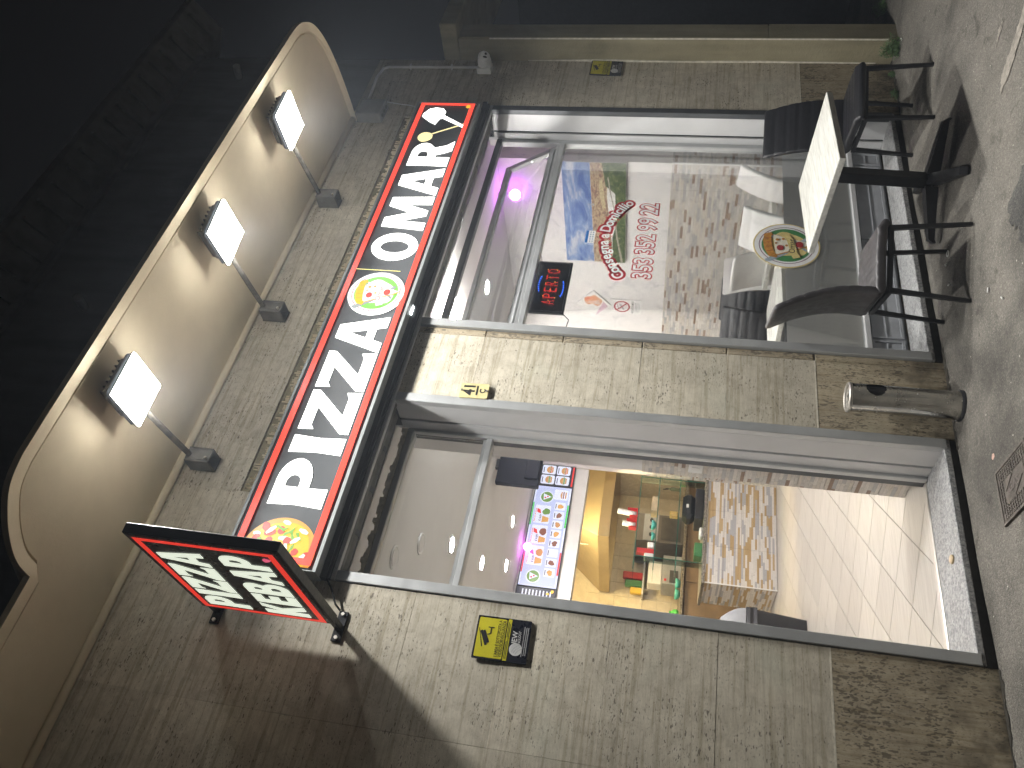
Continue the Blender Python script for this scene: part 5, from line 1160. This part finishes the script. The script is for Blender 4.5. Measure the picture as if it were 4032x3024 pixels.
for k, mc in enumerate((E_BUN, E_MEAT, E_SAL)):
    xk = 0.27+0.275*k
    lays(t, f, 'meal_card', [rrect(xk, xk+0.25, 0.225, 0.415, 0.015)], E_CARD, 0.0012); lays(t, f, 'drink_can', [[(xk+0.13, 0.335), (xk+0.185, 0.350), (xk+0.205, 0.39), (xk+0.15, 0.385)]], E_SRED, 0.0018)
    lays(t, f, 'dish', [blob(xk+0.165, 0.275, 0.045, 18, 0.15, k)], mc, 0.0018); lays(t, f, 'fries', [[(xk+0.03, 0.235), (xk+0.085, 0.235), (xk+0.105, 0.315), (xk+0.015, 0.315)]], E_FRY, 0.0018)
    b = MB(); text(b, '€ 8.00', xk+0.03, xk+0.12, 0.328, 0.352, f, 0.002, 0.02); part(t, 'price', b, E_SINK)
    b = MB(); text(b, ('Pizza Margherita', 'Piadina Kebab', 'Panino Kebab')[k], xk+0.02, xk+0.20, 0.395, 0.412, f, 0.002, 0.01); part(t, 'dish_name', b, E_SRED)
for k, mc in enumerate((E_FRY, E_MEAT, E_CHEE, E_MEAT, E_FRY, E_BUN, E_MEAT, E_FRY)):
    xk = 0.14+0.126*k; lays(t, f, 'snack_card', [rrect(xk, xk+0.108, 0.055, 0.185, 0.012)], E_CARD, 0.0012); lays(t, f, 'snack', [blob(xk+0.052, 0.115, 0.033, 16, 0.25, k+20)], mc, 0.0018); lays(t, f, 'snack_name', [[(xk+0.02, 0.165), (xk+0.085, 0.165), (xk+0.085, 0.175), (xk+0.02, 0.175)]], E_SINK, 0.0018)
lays(t, f, 'burger_card', [rrect(1.165, 1.31, 0.045, 0.215, 0.015)], E_CARD, 0.0012); lays(t, f, 'bun', [circ(1.235, 0.115, 0.05, 20, 0.022, 0, 180), [(1.187, 0.080), (1.283, 0.080), (1.275, 0.064), (1.195, 0.064)]], E_BUN, 0.0018); lays(t, f, 'patty', [[(1.185, 0.092), (1.285, 0.092), (1.285, 0.106), (1.185, 0.106)]], E_MEAT, 0.0022)
t, f, L = screen(5.29, 5.596, 'black menu screen with four burger pictures at the right', E_SDARK)
for k, (a, c) in enumerate(((0.02, 0.245), (0.165, 0.245), (0.02, 0.06), (0.165, 0.06))):
    lays(t, f, 'burger_card', [rrect(a, a+0.13, c, c+0.17, 0.02)], E_CARD, 0.0012); lays(t, f, 'bun', [circ(a+0.065, c+0.075, 0.048, 20, 0.04, 0, 180), [(a+0.02, c+0.05), (a+0.11, c+0.05), (a+0.10, c+0.032), (a+0.03, c+0.032)]], E_BUN, 0.0018); lays(t, f, 'filling', [[(a+0.015, c+0.053), (a+0.115, c+0.053), (a+0.115, c+0.063), (a+0.015, c+0.063)]], E_TOM if k % 2 else E_SAL, 0.0022); lays(t, f, 'salad', [[(a+0.012, c+0.064), (a+0.118, c+0.064), (a+0.118, c+0.073), (a+0.012, c+0.073)]], E_SAL, 0.0022); lays(t, f, 'burger_name', [[(a+0.02, c+0.145), (a+0.10, c+0.145), (a+0.10, c+0.155), (a+0.02, c+0.155)]], E_SINK, 0.0018)
lays(t, f, 'red_stripe', [[(0.01, 0.014), (L-0.01, 0.014), (L-0.01, 0.034), (0.01, 0.034)]], E_SRED, 0.0014)
t, f, L = screen(3.40, 3.93, 'dark menu screen listing drink prices at the left', E_SDARK)
for k in range(9):
    lays(t, f, 'price_line', [[(0.36, 0.06+0.04*k), (0.40, 0.06+0.04*k), (0.40, 0.075+0.04*k), (0.36, 0.075+0.04*k)], [(0.42, 0.06+0.04*k), (0.50, 0.06+0.04*k), (0.50, 0.075+0.04*k), (0.42, 0.075+0.04*k)]], E_CARD, 0.0012)
lays(t, f, 'drink_picture', [blob(0.50, 0.05, 0.02, 12, 0.2, 3), blob(0.47, 0.10, 0.016, 12, 0.2, 4)], E_YELL, 0.0016)
hb = thing('hanging_monitor', 'black boxy monitor hanging from the ceiling inside the doorway', 'monitor', (4.09, 3.03, 1.88))
part(hb, 'shell', MB().cbox(3.935, 4.40, 3.0, 3.06, 1.89, 2.30, 0.006), M('navy_black', (0.004, 0.005, 0.012), 0.6, spec=0.2)); part(hb, 'ridge', MB().cbox(4.0, 4.34, 2.975, 2.999, 1.90, 2.03, 0.006), MATS['navy_black']); part(hb, 'mount', MB().box(4.10, 4.2, 3.01, 3.05, 2.301, 2.329), BLACKP)
for k in range(10): part(hb, 'vent_slot', MB().box(4.30-0.004, 4.30+0.004, 2.9985, 2.9995, 1.90+0.012*k, 1.906+0.012*k), DARK)
# counter with tiled front
ct = thing('service_counter', 'counter faced with striped marble tiles under a granite top', 'counter', (4.93, 5.5, FL))
part(ct, 'carcass', MB().box(4.262, 5.598, 5.236, 5.78, FL+0.001, 0.205), BROWNC)
part(ct, 'worktop', MB().cbox(4.235, 5.599, 5.205, 5.82, 0.206, 0.242, 0.004), GRAND)
for r_ in range(4):
    z0 = FL+0.003+0.1985*r_
    for a, b_ in ((4.254, 4.72), (4.72, 5.19), (5.19, 5.597)): ltile(ct, a, b_, z0, z0+0.1985, 'y', 5.2355, LEDC)
    ltile(ct, 5.236, 5.78, z0, z0+0.1985, 'x', 4.2615, LEDC)
part(ct, 'edge_trim', MB().box(4.250, 4.262, 5.224, 5.236, FL+0.002, 0.205), PAPER)
gs = thing('glass_display', 'three-tier glass display shelf standing on the counter', 'glass shelf', (5.0, 5.4, 0.245))
for z_, xa in ((0.535, 4.34), (0.785, 4.34), (1.012, 4.33)):
    sh = part(gs, 'shelf', MB().box(xa, 5.597, 5.262, 5.56, z_-0.004, z_+0.004), GLASSG); part(sh, 'edge', MB().box(xa, 5.597, 5.2565, 5.2615, z_-0.0045, z_+0.0045), GEDGE)
for x_ in (4.50, 5.58): 
    up__ = part(gs, 'upright', MB().box(x_-0.004, x_+0.004, 5.264, 5.40, 0.2425, 1.006), GLASSG); part(up__, 'edge', MB().box(x_-0.0045, x_+0.0045, 5.258, 5.2635, 0.2425, 1.006), GEDGE)
def cups(x, y, z, n, label):
    t = thing('cup_holder', label, 'cup holder', (x, y, z)); part(t, 'holder', MB().box(x-0.055, x+0.055, y-0.04, y+0.05, z+0.001, z+0.012).box(x-0.055, x-0.045, y-0.04, y+0.05, z+0.013, z+0.10).box(x+0.045, x+0.055, y-0.04, y+0.05, z+0.013, z+0.13).box(x-0.0445, x+0.0445, y+0.04, y+0.05, z+0.013, z+0.10), RED)
    for k in range(n):
        zz = z+0.02+0.036*k; part(t, 'cup', MB().lathe([(0.026, zz), (0.034, zz+0.085), (0.031, zz+0.085), (0.0, zz+0.01)], 16, Matrix.Translation((x-0.004+0.004*k, y, 0))), PAPER, smooth=True)
cups(5.13, 5.40, 1.016, 5, 'red holder with a tall stack of white cups on the top glass shelf'); cups(4.99, 5.42, 1.016, 3, 'red holder with a short stack of white cups on the top glass shelf')
def bowl(x, y, z, r, label, m):
    single('bowl', MB().lathe([(r*0.5, z+0.001), (r*0.85, z+r*0.35), (r, z+r*0.9), (r*0.95, z+r*0.9), (r*0.78, z+r*0.35), (0.0, z+0.012)], 22, Matrix.Translation((x, y, 0))), m, label, 'bowl', 'teal plastic bowls', smooth=True)
bowl(5.0, 5.40, 0.790, 0.062, 'teal bowl on the middle glass shelf, right one', TEAL); bowl(4.86, 5.42, 0.790, 0.052, 'teal bowl on the middle glass shelf, left one', TEAL)
bowl(4.80, 6.82, 0.412, 0.075, 'teal bowl standing on the rear worktop, left one', TEAL); bowl(4.97, 6.86, 0.412, 0.075, 'teal bowl standing on the rear worktop, right one', TEAL)
single('wooden_box', MB().cbox(5.16, 5.36, 5.33, 5.50, 0.7905, 0.862, 0.003), WOODB, 'pale wooden box on the middle glass shelf', 'box')
def bottle(x, y, z, label):
    t = thing('oil_bottle', label, 'bottle', (x, y, z), 'small bottles on the lowest glass shelf'); part(t, 'body', MB().lathe([(0.022, z+0.001), (0.022, z+0.10), (0.009, z+0.125), (0.009, z+0.145), (0.0, z+0.146)], 16, Matrix.Translation((x, y, 0))), GLASSG, smooth=True); part(t, 'pourer', MB().cyl((x, y, z+0.146), (x-0.015, y, z+0.20), 0.008, 0.004, 10), BLACKP)
bottle(5.545, 5.42, 0.5395, 'oil bottle with black pourer beside the right wall, left one'); bottle(5.575, 5.48, 0.5395, 'oil bottle with black pourer beside the right wall, right one')
nk = thing('napkin_stack', 'white napkin packs and a red box on the middle glass shelf', 'napkins', (4.62, 5.4, 0.79))
part(nk, 'box', MB().cbox(4.60, 4.66, 5.36, 5.44, 0.7905, 0.99, 0.003), RED); part(nk, 'pack', MB().cbox(4.67, 4.74, 5.34, 5.46, 0.7905, 0.87, 0.01), PAPER); part(nk, 'pack', MB().cbox(4.535, 4.595, 5.34, 5.46, 0.7905, 0.90, 0.01), PAPER)
bg = thing('cash_machine', 'low black machine with a rounded top on the counter', 'machine', (5.3, 5.4, 0.243))
part(bg, 'base', MB().cbox(5.10, 5.52, 5.30, 5.62, 0.2425, 0.345, 0.01), BLACKP); part(bg, 'hood', MB().cbox(5.13, 5.47, 5.33, 5.58, 0.346, 0.49, 0.05), BLACKP); part(bg, 'label', MB().box(5.25, 5.30, 5.3285, 5.3295, 0.42, 0.45), PAPER)
single('green_tray', MB().cbox(4.60, 4.78, 5.30, 5.44, 0.2425, 0.33, 0.004), GREENP, 'green plastic tray on the counter under the glass shelves', 'tray')
single('snack_packet', MB().cbox(5.12, 5.20, 5.35, 5.42, 0.5395, 0.64, 0.012), M('amber_packet', (0.5, 0.33, 0.10), 0.3, 0, 0.4, 40), 'amber snack packet on the lowest glass shelf', 'packet')
single('white_cloth', MB().cbox(4.86, 4.98, 5.28, 5.40, 0.2425, 0.285, 0.012), PAPER, 'folded white cloth on the counter', 'cloth')
# kitchen
HOODM = M('hood_steel', (0.50, 0.41, 0.25), 0.5, 0.7, 0.06, 3)
hd = thing('extractor_hood', 'large stainless extractor hood above the kitchen stove', 'extractor hood', (5.8, 6.7, 1.37))
part(hd, 'rim', MB().box(5.04, 6.65, 5.90, 5.93, 1.371, 1.511).box(5.04, 5.07, 5.931, 7.55, 1.371, 1.511).box(6.62, 6.65, 5.931, 7.55, 1.371, 1.511).box(5.071, 6.619, 7.52, 7.55, 1.371, 1.511), HOODM)
part(hd, 'cone', MB().add([(5.04, 5.90, 1.512), (6.65, 5.90, 1.512), (6.65, 7.55, 1.512), (5.04, 7.55, 1.512), (5.55, 6.45, 2.1), (6.4, 6.45, 2.1), (6.4, 7.55, 2.1), (5.55, 7.55, 2.1)], [(0, 1, 5, 4), (1, 2, 6, 5), (2, 3, 7, 6), (3, 0, 4, 7), (4, 5, 6, 7)]), HOODM)
part(hd, 'duct', MB().box(5.7, 6.3, 6.7, 7.5, 2.101, 2.328), HOODM)
part(hd, 'added_hood_lamp', MB().box(5.7, 6.3, 6.2, 6.3, 1.485, 1.495), EM('added_hood_lamp', (1.0, 0.80, 0.45), 55.0))  # unseen lamp added under the hood to brighten the kitchen wall
part(hd, 'filter_bank', MB().box(5.072, 6.618, 5.932, 7.51, 1.50, 1.508), STEELD)
part(hd, 'hook_chain', MB().tube([(5.05, 6.2, 2.0), (5.0, 6.1, 1.80), (4.95, 6.0, 1.62)], 0.006, 6), STEELD)
rw = thing('rear_worktop', 'dark granite rear worktop with brown cupboards in the kitchen', 'worktop', (5.5, 7.2, FL))
part(rw, 'top', MB().cbox(4.40, 6.69, 6.70, 7.59, 0.375, 0.410, 0.003), GRAND); part(rw, 'cupboard', MB().box(4.45, 6.69, 6.75, 7.58, FL+0.002, 0.374), BROWNC)
for k in range(4): part(rw, 'door', MB().cbox(4.46+0.5*k, 4.94+0.5*k, 6.735, 6.749, FL+0.06, 0.36, 0.003), BROWNC)
ov = thing('pizza_oven', 'grey steel oven with three black knobs under the hood', 'oven', (5.73, 7.0, 0.41))
part(ov, 'body', MB().cbox(5.52, 5.95, 6.80, 7.5, 0.412, 1.06, 0.006), M('oven_grey', (0.16, 0.15, 0.14), 0.4, 0.4)); part(ov, 'panel', MB().box(5.53, 5.94, 6.788, 6.799, 0.76, 0.96), GREYP)
for k in range(3): part(ov, 'knob', MB().cyl((5.62+0.11*k, 6.787, 0.86), (5.62+0.11*k, 6.762, 0.86), 0.022, n=14), BLACKP)
part(ov, 'door', MB().box(5.56, 5.91, 6.790, 6.799, 0.45, 0.72), STEELD)
mc = thing('meat_grill', 'small grey vented appliance on the rear worktop', 'appliance', (5.1, 7.1, 0.41))
part(mc, 'body', MB().cbox(4.98, 5.40, 6.92, 7.3, 0.412, 0.66, 0.006), GREYP); part(mc, 'vent', MB().box(5.0, 5.18, 6.912, 6.919, 0.45, 0.56), STEELD); part(mc, 'switch', MB().box(5.02, 5.05, 6.910, 6.9185, 0.60, 0.63), RED)
ks = thing('wall_shelf', 'pale shelf with bright packets fixed on the kitchen wall', 'shelf', (5.2, 7.5, 0.9)); part(ks, 'board', MB().box(5.0, 5.62, 7.40, 7.597, 0.90, 0.92), PAPER); part(ks, 'bracket', MB().box(5.1, 5.12, 7.45, 7.597, 0.83, 0.899), STEEL)
for x_, w_, h_, m_, l_ in ((5.03, 0.09, 0.16, YELP, 'yellow food packet on the kitchen wall shelf'), (5.13, 0.10, 0.24, GREENP, 'green food packet on the kitchen wall shelf'), (5.25, 0.10, 0.28, RED, 'red food packet on the kitchen wall shelf')):
    single('food_packet', MB().cbox(x_, x_+w_, 7.44, 7.52, 0.921, 0.921+h_, 0.012), m_, l_, 'packet', 'packets on the kitchen shelf')
single('white_crate', MB().cbox(5.02, 5.36, 7.05, 7.25, 0.662, 0.85, 0.01), PAPER, 'white plastic crate on the grey appliance', 'crate')
single('green_bag', MB().lathe([(0.03, 0.411), (0.05, 0.44), (0.04, 0.48), (0.012, 0.51), (0.02, 0.53), (0.0, 0.531)], 12, Matrix.Translation((4.62, 7.0, 0))), M('bright_green_bag', (0.08, 0.5, 0.08), 0.4), 'crumpled bright green bag on the rear worktop', 'bag')
kl = thing('kitchen_lamp', 'long warm tube lamp on the kitchen ceiling', 'lamp', (5.0, 6.0, 2.29)); part(kl, 'tube', MB().box(4.3, 5.2, 5.80, 5.88, 2.285, 2.305), E_KIT); part(kl, 'tray', MB().box(4.28, 5.22, 5.78, 5.90, 2.306, 2.328), WHITEP)
# litter bin and switch
tr = thing('waste_bin', 'dark grey waste bin with a swing lid and black bag', 'waste bin', (3.22, 3.72, FL))
def taper(x, y, z0, z1, a, b_, c, d): return MB().loft([rring(x, y, z0, a, b_, 0.03, (1, 0, 0), (0, 1, 0)), rring(x, y, z1, c, d, 0.03, (1, 0, 0), (0, 1, 0))])
part(tr, 'body', taper(3.14, 3.75, FL+0.003, -0.10, 0.11, 0.12, 0.15, 0.14), BLACKP, autos=40)
part(tr, 'bag_rim', MB().loft([rring(3.14, 3.75, -0.16+0.03*k, 0.157+0.006*math.sin(k*2.1), 0.148+0.006*math.cos(k*3), 0.03, (1, 0, 0), (0, 1, 0)) for k in range(4)]), BLACKP, autos=30)
part(tr, 'lid', MB().loft([rring(3.14, 3.75, -0.065+0.21*k/6, 0.15*math.cos(k/6*1.15), 0.14*math.cos(k/6*1.0), 0.04, (1, 0, 0), (0, 1, 0)) for k in range(7)]), GREYP, autos=50)
sw = thing('light_switch', 'white light switch plate on the tiled pier inside the door', 'switch', (2.71, 0.55, 0.54)); part(sw, 'plate', MB().cbox(2.706, 2.7185, 0.508, 0.602, 0.538, 0.618, 0.003), WHITEP); part(sw, 'rocker', MB().cbox(2.702, 2.7055, 0.54, 0.57, 0.555, 0.600, 0.001), PAPER)

# ------------------------------------------------------------------ thin mist added to stand in for the lens glow round the floodlights
m, nt, out = newmat('glow_mist')
pv = nd(nt, 'ShaderNodeVolumePrincipled', i_Density=0.0045, i_Anisotropy=0.35); pv.inputs['Color'].default_value = (0.78, 0.87, 1.0, 1)
nt.links.new(pv.outputs[0], out.inputs['Volume'])
single('added_mist', MB().box(-26, 27, -26, 26, -2.0, 5.6), m, 'thin mist added in place of the lens glow round the floodlights', kind='stuff')
